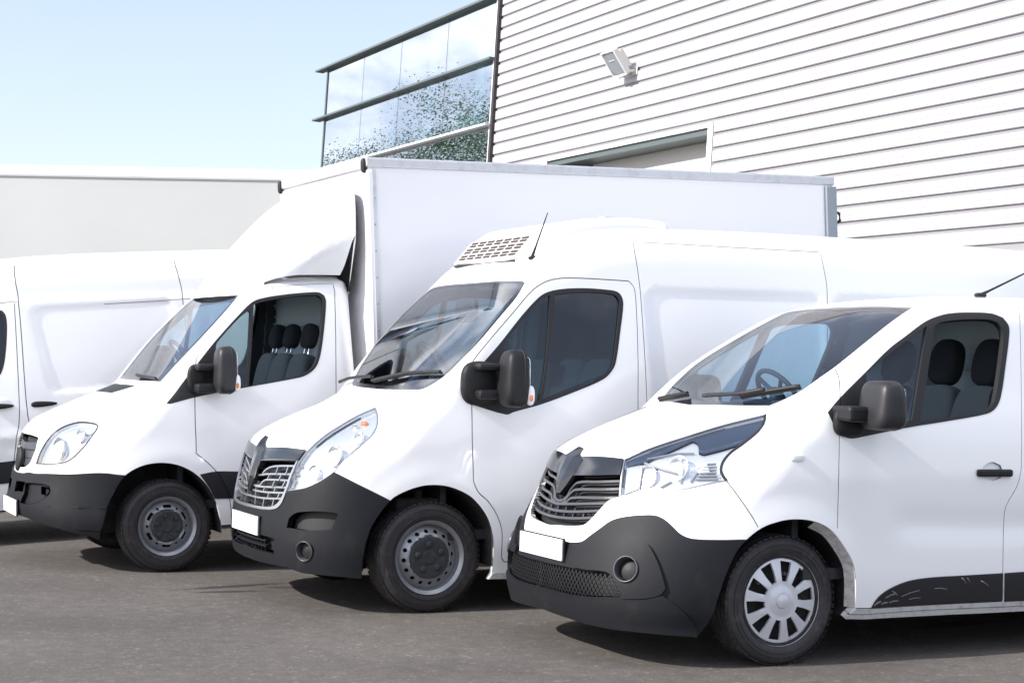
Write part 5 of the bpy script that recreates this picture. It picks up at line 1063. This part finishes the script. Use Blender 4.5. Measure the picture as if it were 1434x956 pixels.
def build_panel_van():
    D=DATA['panel']; b=trafic_body(); root=vehicle('panel_van',POS['panel'][0],POS['panel'][1],'white panel van with black grille and silver wheel cover, nearest and rightmost of the row','van')
    R=regs(D,['hood','ws_outer','ws_glass','door','dlo','quarter_glass','door_window','headlight','headlight_dark','lamp_block','bumper','lip','intake','fog_pod','fog','grille','grille_panel','door_trim','door_trim2','sill','handle_cup'])+[('void',under_poly(b,D['P']['bot'])),('void2',b.side([(.28,.243),(1.6,.244),(4.0,.244),(4.0,-.06),(.28,-.06)]))]+regs(D,['arch'])+[('rear_arch',arch_poly(b,3.1))]
    sk=Skin(b,R,seams(D),4.03,.02)
    sk.both('body','body','paint',root,skirt=.03)
    sk.both('hood','bonnet','paint',root,skirt=.02)
    dn=sk.near('door','door','paint',root,skirt=.03); df=sk.far('door','door','paint',root,skirt=.03)
    common_glass(sk,root,dn,df,True)
    lining(sk,root,1.62)
    sk.both('seam','panel_gap','seam',root,off=-.006,skirt=0)
    headlamp(sk,root,b,[(D['P']['bowl'][0],.058),(D['P']['bowl'][1],.068)],['headlight','headlight_dark'],[(D['P']['bowl'][2],(.07,.02,.05),'reflector')],.055,'reflector')
    for f,s in ((sk.near,1),(sk.far,-1)):
        L=f('lamp_block','lens_inner','lens',root,off=.004,skirt=.006); f('lamp_block','inner_bezel','lamp_block',L,off=-.016,skirt=.02)
        for k in range(12):
            q=resample(smooth_line(D['P']['lampline%d'%k],False),.015); Nn=b.N(q); V,F=strip(q-Nn*.012,Nn,.006 if k>3 else .010,.012); mesh_obj('lamp_rib',V if s>0 else mir(V),F if s>0 else mirF(F),'lamp_line',L,smooth=False)
    # black gasket along the lamp's rear edge
    P=np.array(D['R']['headlight'][4:13]); q=resample(smooth_line(P,False),.02); Nn=b.N(q); V,F=strip(q+Nn*.004,Nn,.013,.012)
    for s in (1,-1): mesh_obj('lamp_gasket',V if s>0 else mir(V),F if s>0 else mirF(F),'rubber',root,smooth=False)
    P=np.array(D['R']['headlight']); q=resample(smooth_line(P,True),.02); q=np.vstack([q,q[:1]]); Nn=b.N(q); V,F=strip(q+Nn*.003,Nn,.007,.012)
    for s in (1,-1): mesh_obj('lamp_gasket',V if s>0 else mir(V),F if s>0 else mirF(F),'steel_grey',root,smooth=False)
    bu=sk.both('bumper','bumper','bumper_plastic',root,off=.005,skirt=.035)
    for f in (sk.near,sk.far): f('fog_pod','bumper_pod','bumper_plastic',bu,off=.024,skirt=.03)
    for s in (1,-1):
        c=np.mean(np.array(D['R']['fog']),0); o=lens_cup(b,root,c+b.N(c[None])[0]*.024,.062,.07,'fog_lamp')
        if s<0:
            for ob in [o]+list(o.children):
                me=ob.data; 
                for v in me.vertices: v.co.y=-v.co.y
                me.flip_normals()
    sk.both('lip','bumper_lip','bumper_plastic',bu,off=.022,skirt=.03)
    sk.both('intake','intake_back','grille_dark',bu,off=-.05,skirt=-.05)
    # honeycomb of the lower intake: three families of thin bars on the bumper surface
    poly=sk.poly['intake'][0]; mb=MB(); I=np.array(D['R']['intake']); 
    for ang in (0.95,-0.95):
        for k in np.arange(-2.2,2.2,.030):
            t=np.linspace(-.8,.8,180); y=np.clip(k+t*math.cos(ang),-.9,.02); z=.40+t*math.sin(ang); ok=(z>.30)&(z<.49)&(y>-.72)&(y<.015)
            if ok.sum()<4: continue
            o=np.stack([np.full(ok.sum(),-1.6),y[ok],z[ok]],1); p,_=b.cast(o,np.tile([1.,0,0],(len(o),1))); ins=inside(b.uv(p),poly); p=p[ins]
            if len(p)<4: continue
            N=b.N(p); V,F=strip((p+N*-.008)[::2],N[::2],.0065,.006); mb.add(V,F).add(mir(V),mirF(F))
    tag(mb.obj('intake_mesh','black_plastic',bu),kind='stuff')
    # upper grille
    sk.both('grille','grille_back','grille_dark',root,off=-.07,skirt=-.07)
    sk.both('grille_panel','grille_emblem','gloss_black',root,off=.010,skirt=.05)
    ribbon_bars(b,root,D,['slat%d'%i for i in range(6)],'grille_slat',.014,.022,-.014,'grille_bar')
    # raised V of the emblem
    emblem(b,root,[(1.098,.034),(1.070,.046),(1.040,.122),(.97,.105),(.90,.064),(.85,.024)],.026,.008)
    for yy in np.arange(-.36,.37,.09):
        o=np.array([[-1.6,yy,.74],[-1.6,yy,.79]]); p,_=b.cast(o,np.tile([1.,0,0],(2,1))); N=b.N(p); V,F=strip(p-N*.025,N,.008,.02); mesh_obj('grille_upright',V,F,'grille_bar',root,smooth=False)
    plate(root,-.988,.561)
    for f in (sk.near,sk.far):
        d_=dn if f==sk.near else df
        f('door_trim','door_trim','trim_plastic',d_,off=.008,skirt=.014)
        for sx0,sz0,sx1,sz1,sw in ((.552,.312,.594,.334,.012),(.600,.318,.640,.327,.009),(.621,.352,.692,.375,.007),(.663,.388,.702,.363,.006),(.727,.357,.847,.388,.005),(.65,.325,.71,.334,.007),(1.13,.45,1.166,.417,.005),(1.17,.448,1.19,.42,.004),(1.266,.43,1.328,.397,.005),(.949,.395,1.033,.389,.005),(.78,.34,.86,.345,.004)):
            q=on(b,b.side([(sx0,sz0),((sx0+sx1)/2,(sz0+sz1)/2+.004),(sx1,sz1)]),.0095); V,F=strip(q,b.N(q),sw,.001)
            if f==sk.near: mesh_obj('scratch',V,F,'scratch',d_)
        f('door_trim2','side_trim','trim_plastic',root,off=.008,skirt=.014); f('sill','sill','sill_paint',root,off=.004,skirt=.05); f('handle_cup','handle_cup','paint',d_,off=-.014,skirt=-.014)
        s=1 if f==sk.near else -1
        mb=MB(); V,F=box((1.345,-.985,1.028),(.245,.035,.042),.012); mb.add(V if s>0 else mir(V),F if s>0 else mirF(F)); mb.obj('door_handle','black_plastic',d_)
        V,F=sbox(tuple(on(b,[D['P']['repeater'][0]],.003)[0]),(.085,.02,.040),3,7); mesh_obj('side_repeater',V if s>0 else mir(V),F if s>0 else mirF(F),'lamp_white',root)
        # rolled lip of the arch, scuffed pale
        A=np.array(D['R']['arch'])[4:10]; q=resample(smooth_line(A,False),.03); N=b.N(q); qi=q+np.array([0,.055,0])+np.stack([(0-q[:,0]),0*q[:,0],(.36-q[:,2])],1)*.085; n=len(q)
        V=list(q+[0,.004,0])+list(qi); F=[(i,i+1,n+i+1,n+i) for i in range(n-1)]; mesh_obj('arch_lip',V if s>0 else mir(V),F,'dirty_paint',root)
    wheel_liner(root,D['R']['arch']); wheel_liner(root,arch_poly(b,3.1)); place_wheels(root,'cover',.345,.215,.236,.795,(0,3.1),.16)
    underbody(root,-.45,3.9,.86); rear_cap(root,sk,4.03)
    mirror_unit(root,(.475,-1.10,1.395),(.175,.25,.265),4.2,[((.345,-.995,1.345),(.15,.20,.085))],fn=lambda q:(q[0]*(1-.16*q[2]),q[1],q[2]),base=((.36,-.965,1.30),(.20,.07,.16)))
    p=on(b,[D['P']['antenna'][0]],0)[0]; antenna(root,p,p+np.array([.62,0,.27]))
    wiper(b,root,D['P']['wiper'][1:],[D['P']['wiper'][0],D['P']['wiper'][1],D['P']['wiper'][2]]); wiper(b,root,D['P']['wiper2'])
    cab_interior(b,root,(.14,.86,1.27),1.98,.93,1.92,'interior_light',seats=[(1.55,-.50,.92),(1.55,-.10,.92),(1.62,.46,.92)],wheel=(.86,.44,1.41),kw=dict(w=.42,back=.60,head=(.13,.25,.29),m='fabric',integrated=True))
def build_fridge_van():
    D=DATA['fridge']; b=master_body(); root=vehicle('refrigerated_van',POS['fridge'][0],POS['fridge'][1],'tall white van with chrome grille and a louvred cooling unit on its roof','van')
    R=regs(D,['hood','ws_outer','ws_glass','slide_door','door','dlo','quarter_glass','door_window','bumper','grille','grille_open','grille_panel','headlight','slot','fog','intake','sill'])+[('void',under_poly(b,D['P']['bot'])),('void2',b.side([(.36,.204),(5.3,.20),(5.3,-.06),(.28,-.06)]))]+regs(D,['arch'])+[('rear_arch',arch_poly(b,4.33))]
    sk=Skin(b,R,seams(D,.007,('fender',)),5.32,.02,.036,znose=.36)
    sk.both('body','body','paint',root,skirt=.03); sk.both('hood','bonnet','paint',root,skirt=.02)
    dn=sk.near('door','door','paint',root,skirt=.03); df=sk.far('door','door','paint',root,skirt=.03)
    sk.near('slide_door','sliding_door','paint',root,skirt=.02); sk.far('slide_door','sliding_door','paint',root,skirt=.02)
    common_glass(sk,root,dn,df,False,'tinted_glass','tinted_glass')
    lining(sk,root,1.40); sk.both('seam','panel_gap','seam',root,off=-.007,skirt=0)
    headlamp(sk,root,b,[(D['P']['bowl'][0],.055),(D['P']['bowl'][1],.065),(D['P']['bowl'][2],.045)],['headlight'],[(D['P']['amber'][0],(.05,.03,.035),'amber'),(D['P']['amber'][1],(.05,.02,.03),'chrome')],.05)
    P=np.array(D['R']['headlight']); q=resample(smooth_line(P,True),.02); q=np.vstack([q,q[:1]]); Nn=b.N(q); V,F=strip(q+Nn*.003,Nn,.009,.012)
    for s in (1,-1): mesh_obj('lamp_gasket',V if s>0 else mir(V),F if s>0 else mirF(F),'steel_grey',root,smooth=False)
    bu=sk.both('bumper','bumper','bumper_plastic',root,off=.006,skirt=.035)
    for f in (sk.near,sk.far): f('slot','air_slot','grille_dark',bu,off=-.055,skirt=-.055)
    sk.both('intake','intake_back','grille_dark',bu,off=-.05,skirt=-.05)
    mb=MB()
    for z in (.375,.41):
        y=np.linspace(-.32,.32,24); o=np.stack([0*y-1.6,y,0*y+z],1); p,_=b.cast(o,np.tile([1.,0,0],(24,1))); N=b.N(p); V,F=strip(p-N*.012,N,.012,.03); mb.add(V,F)
    for yy in np.arange(-.27,.28,.06):
        o=np.array([[-1.6,yy,.335],[-1.6,yy,.45]]); p,_=b.cast(o,np.tile([1.,0,0],(2,1))); N=b.N(p); V,F=strip(p-N*.025,N,.008,.02); mb.add(V,F)
    mb.obj('intake_bar','bumper_plastic',bu)
    for s in (1,-1):
        c=np.mean(np.array(D['R']['fog']),0); o=lens_cup(b,root,c+b.N(c[None])[0]*.006,.056,.05,'fog_lamp')
        if s<0:
            for ob in [o]+list(o.children):
                for v in ob.data.vertices: v.co.y=-v.co.y
                ob.data.flip_normals()
    sk.both('grille','grille_frame','satin_chrome',root,off=.012,skirt=.05)
    sk.both('grille_open','grille_back','grille_dark',root,off=-.075,skirt=-.075)
    sk.both('grille_panel','grille_emblem','gloss_black',root,off=.014,skirt=.05)
    emblem(b,root,[(1.055,.024),(1.02,.034),(.985,.104),(.90,.094),(.80,.058),(.705,.018)],.026,.010)
    ribbon_bars(b,root,D,['bar%d'%i for i in range(6)],'grille_bar',.011,.03,-.006,'satin_chrome')
    ribbon_bars(b,root,D,sorted(k for k in D['P'] if k.startswith('upr')),'grille_upright',.009,.03,-.008,'satin_chrome',False)
    plate(root,-.912,.50,.56,.12)
    for f in (sk.near,sk.far): f('sill','sill','sill_paint',root,off=.004,skirt=.05)
    wheel_liner(root,D['R']['arch']); wheel_liner(root,arch_poly(b,4.33)); place_wheels(root,'round',.347,.225,.222,.842,(0,4.33),.1)
    mb=MB(); V,F=box((-.05,-.72,.66),(.30,.3,.10),.02); mb.add(V,F); V,F=tube([(-.03,-.80,.62),(-.03,-.80,.76)],.03); mb.add(V,F); mb.obj('suspension_strut','underbody',root)
    underbody(root,-.45,5.2,.9); rear_cap(root,sk,5.32)
    mirror_unit(root,(.455,-1.165,1.475),(.165,.215,.36),3.6,[((.34,-1.045,1.545),(.20,.16,.045)),((.345,-1.045,1.372),(.20,.16,.06))],((.535,-1.245,1.372),(.05,.055,.125),'lamp_white'),m='black_plastic',fn=lambda q:(q[0]*(1-.10*q[2]),q[1]*(1-.05*q[2]),q[2]),base=((.30,-.995,1.44),(.26,.10,.28)))
    p=on(b,[D['P']['antenna'][0]],0)[0]; antenna(root,p,p+np.array([.115,0,.315]))
    wiper(b,root,D['P']['wiper'],D['P']['arm']); wiper(b,root,D['P']['wiper2'])
    cab_interior(b,root,(.14,.80,1.29),1.62,.96,2.1,'interior',seats=[(1.32,-.52,1.0),(1.32,-.12,1.0),(1.36,.48,1.0)],wheel=(.60,.46,1.54),kw=dict(w=.44,back=.62,head=(.11,.26,.20),m='fabric',pm='fabric'))
    mb=MB(); V,F=sbox((.66,.05,1.93),(.05,.32,.17),5,6); mb.add(V,F); mb.obj('sun_visor','interior',root,True)
    # roof cooling unit: a low wedge with a louvred front
    pr=[(.85,2.19),(.795,2.258),(.955,2.446),(1.07,2.520),(1.30,2.566),(1.65,2.590),(1.95,2.575),(2.0,2.40),(1.0,2.08)]; pc=round_poly(pr,.05,4); n=len(pc)
    V=[];F=[]; ys=[(-.60,.80,.10),(-.55,.92,.03),(-.46,1.,0),(.60,1.,0),(.64,.97,.03),(.66,.90,.10)]
    for y,sc,_ in ys:
        c=np.array([1.5,2.30])
        for x,z in pc: q=c+(np.array([x,z])-c)*sc; V.append((q[0],y,q[1]))
    for j in range(len(ys)-1):
        for i in range(n): F.append((j*n+i,j*n+(i+1)%n,(j+1)*n+(i+1)%n,(j+1)*n+i))
    F+=[tuple(range(n))[::-1],tuple(range((len(ys)-1)*n,len(ys)*n))]
    u=mesh_obj('cooling_unit',V,F,'reefer',root); u.data.set_sharp_from_angle(angle=math.radians(40))
    mb=MB(); fr=MB(); th=math.atan2(2.446-2.258,.955-.795)
    Mx=Matrix.Translation((.872,.09,2.352))@Matrix.Rotation(math.pi/2-th,4,'Y')
    V,F=box((-.004,0,0),(.012,1.04,.215),.004); fr.add(xf(Mx,V),F)
    for r_ in range(3):
        for h_ in (0,1):
            for c_ in range(7):
                V,F=box((-.010,-.42+c_*.140,-.068+r_*.064+h_*.027),(.010,.110,.019),.003); mb.add(xf(Mx,V),F)
    fr.obj('louvre_panel','reefer',u); tag(mb.obj('louvre','slot_dark',u),kind='stuff')
    mb=MB(); V,F=box((.005,-.01,-.122),(.02,1.02,.010),.003); mb.add(xf(Mx,V),F); mb.obj('seal_strip','rubber',u)
    mb=MB(); V,F=box((1.70,-.1,2.605),(.16,.10,.03),.01); mb.add(V,F); mb.obj('roof_fitting','aluminium',u); V,F=box((1.25,-.44,2.545),(.05,.03,.02),.005); mb=MB().add(V,F); mb.obj('latch','aluminium',u)
def build_truck():
    D=DATA['truck']; b=sprinter_body(); root=vehicle('box_truck',POS['truck'][0],POS['truck'][1],'white box truck with a roof air deflector and tall square cargo box','truck')
    R=regs(D,['ws_outer','ws_glass','door','dlo','quarter_glass','door_window','headlight','grille','side_stripe','bumper','bumper_intake','bumper_step','fog','hood_vent'])+[('void',under_poly(b,D['P']['bot'])),('void2',b.side([(.30,.33),(1.42,.33),(1.42,-.04),(.30,-.04)]))]+regs(D,['arch'])
    sk=Skin(b,R,seams(D,.007),1.44,.06,zlow=.26,znose=.43)
    sk.both('body','body','paint',root,skirt=.03)
    dn=sk.near('door','door','paint',root,skirt=.03); df=sk.far('door','door','paint',root,skirt=.03)
    common_glass(sk,root,dn,df,True); lining(sk,root,1.40); sk.both('seam','panel_gap','seam',root,off=-.006,skirt=0)
    headlamp(sk,root,b,[(D['P']['bowl'][0],.085),(D['P']['bowl'][1],.05)],['headlight'],[(D['P']['amber'][0],(.06,.02,.04),'lamp_white')],.05)
    P=np.array(D['R']['headlight']); q=resample(smooth_line(P,True),.02); q=np.vstack([q,q[:1]]); Nn=b.N(q); V,F=strip(q+Nn*.003,Nn,.007,.012)
    for s in (1,-1): mesh_obj('lamp_gasket',V if s>0 else mir(V),F if s>0 else mirF(F),'rubber',root,smooth=False)
    sk.both('grille','grille_back','grille_dark',root,off=-.06,skirt=-.06)
    ribbon_bars(b,root,D,['bar0','bar1','bar2'],'grille_bar',.055,.03,-.022,'grille_bar')
    V,F=lathe([(0,-.012),(.085,-.012),(.092,-.004),(.092,.012)],32); p=np.array([[-1.6,0,.80]]); c,_=b.cast(p,np.array([[1.,0,0]])); mesh_obj('grille_boss',xf(orient(c[0]+np.array([-.004,0,0]),b.N(c)[0]),V),F,'grille_dark',root)
    bu=sk.both('bumper','bumper','bumper_plastic',root,off=.012,skirt=.035)
    [f('bumper_intake','intake_back','grille_dark',bu,off=-.05,skirt=-.06) for f in (sk.near,sk.far)]; [f('bumper_step','bumper_recess','bumper_plastic',bu,off=-.016,skirt=-.030) for f in (sk.near,sk.far)]; [f('fog','fog_cover','black_plastic',bu,off=-.022,skirt=-.01) for f in (sk.near,sk.far)]
    for l in ([(-.80,-.835,.497),(-.62,-.90,.495),(-.45,-.945,.495)],[(-.62,-.90,.345),(-.48,-.94,.34)]):
        q=resample(b.side([(a[0],a[2]) for a in l]),.05); N=b.N(q); V,F=strip(q+N*.020,N,.012,.012); mesh_obj('bumper_crease',V,F,'bumper_plastic',bu,smooth=False); mesh_obj('bumper_crease',mir(V),mirF(F),'bumper_plastic',bu,smooth=False)
    [f('hood_vent','bonnet_vent','black_plastic',root,off=.004,skirt=.01) for f in (sk.near,sk.far)]
    for f in (sk.near,sk.far): f('side_stripe','side_trim','trim_plastic',root,off=.007,skirt=.012)
    plate(root,-.962,.455,.52,.115)
    wheel_liner(root,D['R']['arch']); place_wheels(root,'slots',.335,.225,.205,.812,(0,4.2),.5)
    mirror_unit(root,(.375,-1.135,1.465),(.150,.20,.345),3.8,[((.27,-1.02,1.485),(.17,.16,.05)),((.28,-1.02,1.335),(.20,.18,.07))],((.445,-1.205,1.37),(.045,.05,.125),'lamp_white'),m='mirror_plastic',fn=lambda q:(q[0]*(1-.05*q[2]),q[1]*(1-.04*q[2]),q[2]),base=((.22,-.965,1.40),(.16,.07,.22)))
    wiper(b,root,D['P']['wiper']); wiper(b,root,D['P']['wiper2'])
    cab_interior(b,root,(.14,.72,1.28),1.38,.93,2.1,'interior_light',seats=[(1.10,-.44,1.02),(1.10,.0,1.02),(1.13,.47,1.02)],wheel=(.50,.46,1.52),kw=dict(w=.42,back=.56,head=(.10,.25,.20),m='fabric'))
    underbody(root,-.45,5.7,.62,.40); rear_cap(root,sk,1.44)
    # air deflector on the cab roof
    fb=fairing_body(); fs=Skin(fb,[('void',fb.side([(.78,2.115),(.92,2.158),(1.15,2.172),(1.358,2.172),(1.385,2.25),(1.446,2.47),(1.4485,2.47),(1.4485,1.97),(.78,1.97)]))],[],1.4495,2.02,.04,2.4,1.3,zlow=0,znose=0); fs.both('body','air_deflector','paint',root,skirt=0)
    mb=MB(); V,F=box((1.452,0,2.40),(.012,1.66,.70),.004); mb.add(V,F); mb.obj('deflector_back','rubber',root)
    # cargo box, leaning forward by the slant of its posts
    def sh(V,top=3.06): return [(v[0]-(v[2]-1.0)*.026,v[1],v[2]) for v in V]
    def bb(name,c,d,m,ch=.0,par=root):
        V,F=box(c,d,ch); mb=MB(); mb.add(sh(V),F); return mb.obj(name,m,par)
    x0,x1,hw,zt,zb_=1.555,5.83,1.06,3.05,.92
    cb=bb('cargo_box',((x0+x1)/2,0,(zt+zb_)/2),(x1-x0-.02,hw*2-.02,zt-zb_-.02),'box_grp')
    for s in (-1,1):
        bb('top_rail',((x0+x1)/2,s*(hw-.028),zt-.030),(x1-x0+.01,.07,.075),'aluminium',.012,cb)
        bb('bottom_rail',((x0+x1)/2,s*(hw-.028),zb_+.04),(x1-x0+.01,.07,.09),'aluminium',.012,cb)
        bb('front_post',(x0+.030,s*(hw-.030),(zt+zb_)/2-.03),(.070,.072,zt-zb_-.10),'box_grp',.02,cb)
        bb('post_strip',(x0+.052,s*(hw+.008),(zt+zb_)/2-.03),(.030,.006,zt-zb_-.10),'aluminium',.002,cb)
        bb('rear_post',(x1-.045,s*(hw+.004),(zt+zb_)/2-.035),(.105,.05,zt-zb_-.09),'box_grey_post',.006,cb)
        mb=MB()
        for k in range(9):
            V,F=sbox((x0+.052,s*(hw+.011),1.15+k*.20),(.014,.008,.014),2,4); mb.add(sh(V),F)
        tag(mb.obj('rivet','steel_grey',cb),kind='stuff')
    bb('front_top_rail',(x0+.012,0,zt-.035),(.05,hw*2-.12,.08),'aluminium',.012,cb)
    V,F=sbox((x0-.012,-hw+.035,zt-.055),(.04,.06,.11),3,8); mesh_obj('corner_cap',sh(V),F,'rubber',cb); V,F=sbox((x0-.012,hw-.035,zt-.055),(.04,.06,.11),3,8); mesh_obj('corner_cap',sh(V),F,'rubber',cb)
    mb=MB(); V,F=tube([(x1+.01,-hw+.02,2.76),(x1+.045,-hw-.005,2.74),(x1+.05,-hw-.005,2.68),(x1+.01,-hw+.02,2.65)],.014); mb.add(sh(V),F); mb.obj('door_latch','rubber',cb,True)
    bb('rear_door',(x1+.004,0,(zt+zb_)/2),(.02,hw*2-.10,zt-zb_-.12),'box_grp',0,cb)
    bb('underrun_bar',(x1-.1,0,.52),(.08,1.9,.10),'box_grey_post',.01,root)
def build_cargo_van():
    D=DATA['truck']; b=left_body(); root=vehicle('cargo_van',POS['left'][0],POS['left'][1],'white cargo van with dark side stripe and plain sliding door, leftmost of the row','van')
    def on_(P): return b.side(P)
    # front outlines as on the truck's cab (same cab), own side panels
    up=[(1.325,2.075),(1.46,2.06)]
    Dx={'S':{}}
    door=D['R']['door']
    stripe=b.side([(.22,.73),(.33,.715),(1.0,.712),(2.6,.72),(3.22,.725),(3.18,.54),(2.6,.535),(1.0,.53),(.36,.53),(.30,.60)])
    stripe2=b.side([(4.12,.725),(5.7,.73),(5.7,.54),(4.10,.54)])
    R=regs(D,['ws_outer','ws_glass','door','dlo','quarter_glass','door_window','headlight','grille'])+[('side_stripe',stripe),('rear_stripe',stripe2)]+regs(D,['bumper','bumper_intake','bumper_step','fog','hood_vent'])+[('void',under_poly(b,D['P']['bot'])),('void2',b.side([(.30,.31),(5.82,.31),(5.82,-.04),(.30,-.04)]))]+regs(D,['arch'])+[('rear_arch',arch_poly(b,3.67))]
    R[3]=('dlo',np.vstack([D['R']['dlo'][:7],b.side([(1.30,1.995),(1.337,1.988),(1.363,1.945),(1.366,1.834),(1.335,1.594),(1.295,1.463),(1.25,1.425)]),D['R']['dlo'][16:]]))
    R[5]=('door_window',np.vstack([D['R']['door_window'][:3],b.side([(1.29,1.965),(1.322,1.955),(1.338,1.93),(1.340,1.834),(1.310,1.594),(1.272,1.49),(1.235,1.455)]),D['R']['door_window'][12:]]))
    S_=[(D['S']['door'][:10],.006),(D['S']['door_low'],.006),(b.side([(1.31,2.052),(1.47,2.062)]),.006),(b.side([(1.441,2.05),(1.432,1.589),(1.425,1.226),(1.412,1.02),(1.36,.72),(1.36,.30)]),.007),
        (b.side([(1.475,2.372),(1.476,2.071),(1.479,1.587),(1.488,1.101),(1.50,.979),(1.50,.32)]),.008),(b.side([(1.475,2.372),(1.674,2.388),(2.221,2.402),(2.862,2.416)]),.008),(b.side([(2.864,2.39),(2.885,2.214),(2.897,2.038),(2.91,1.2),(2.90,.32)]),.008),(b.side([(2.2,2.014),(2.97,2.036)]),.005)]
    sk=Skin(b,R,S_,5.86,.06,.042,zlow=.26,znose=.43)
    sk.both('body','body','paint',root,skirt=.03)
    dn=sk.near('door','door','paint',root,skirt=.03); df=sk.far('door','door','paint',root,skirt=.03)
    common_glass(sk,root,dn,df,False,'tinted_glass','tinted_glass'); lining(sk,root,1.40); sk.both('seam','panel_gap','seam',root,off=-.007,skirt=0)
    headlamp(sk,root,b,[(D['P']['bowl'][0],.085)],['headlight'],[],.05)
    sk.both('grille','grille_back','grille_dark',root,off=-.06,skirt=-.06); ribbon_bars(b,root,D,['bar0','bar1','bar2'],'grille_bar',.055,.03,-.022,'grille_bar')
    bu=sk.both('bumper','bumper','bumper_plastic',root,off=.012,skirt=.035); [f('bumper_intake','intake_back','grille_dark',bu,off=-.05,skirt=-.06) for f in (sk.near,sk.far)]; [f('bumper_step','bumper_recess','bumper_plastic',bu,off=-.016,skirt=-.030) for f in (sk.near,sk.far)]; [f('fog','fog_cover','black_plastic',bu,off=-.022,skirt=-.01) for f in (sk.near,sk.far)]
    [f('hood_vent','bonnet_vent','black_plastic',root,off=.004,skirt=.01) for f in (sk.near,sk.far)]
    for f in (sk.near,sk.far): f('side_stripe','side_trim','trim_plastic',root,off=.007,skirt=.012); f('rear_stripe','side_trim','trim_plastic',root,off=.007,skirt=.012)
    for s in (1,-1):
        for (x,par) in ((1.27,dn if s>0 else df),(1.63,root)):
            mb=MB(); V,F=sbox((x,-1.006,1.182),(.22,.045,.046),2.6,8,lambda q:(q[0],q[1],q[2]*(1-.35*q[0]))); mb.add(V if s>0 else mir(V),F if s>0 else mirF(F)); mb.obj('door_handle','black_plastic',par,True)
            V,F=sbox((x+.02,-.985,1.205),(.14,.03,.09),2.4,7); mesh_obj('handle_cup',V if s>0 else mir(V),F if s>0 else mirF(F),'paint',par)
    plate(root,-.962,.455); wheel_liner(root,D['R']['arch']); wheel_liner(root,arch_poly(b,3.67)); place_wheels(root,'slots',.335,.225,.205,.812,(0,3.67),.5)
    mirror_unit(root,(.375,-1.135,1.465),(.150,.20,.345),3.8,[((.27,-1.02,1.485),(.17,.16,.05)),((.28,-1.02,1.335),(.20,.18,.07))],None,base=((.22,-.965,1.40),(.16,.07,.22)))
    wiper(b,root,D['P']['wiper'])
    cab_interior(b,root,(.14,.72,1.28),1.50,.93,2.3,'interior',seats=[(1.10,-.44,1.02),(1.10,.0,1.02),(1.13,.47,1.02)],wheel=(.50,.46,1.52),kw=dict(w=.42,back=.56,head=(.10,.25,.20),m='fabric'))
    underbody(root,-.45,5.7,.85); rear_cap(root,sk,5.86)
POS={'panel':((1.070,10.110,0),.01),'fridge':((-.894,11.817,0),0.),'truck':((-2.859,13.552,0),-.028),'left':((-5.80,15.14,-.15),-.065)}
import time as _t
for fn in (build_panel_van,build_fridge_van,build_truck,build_cargo_van):
    t0=_t.time(); fn(); print(fn.__name__,round(_t.time()-t0,1),'s')
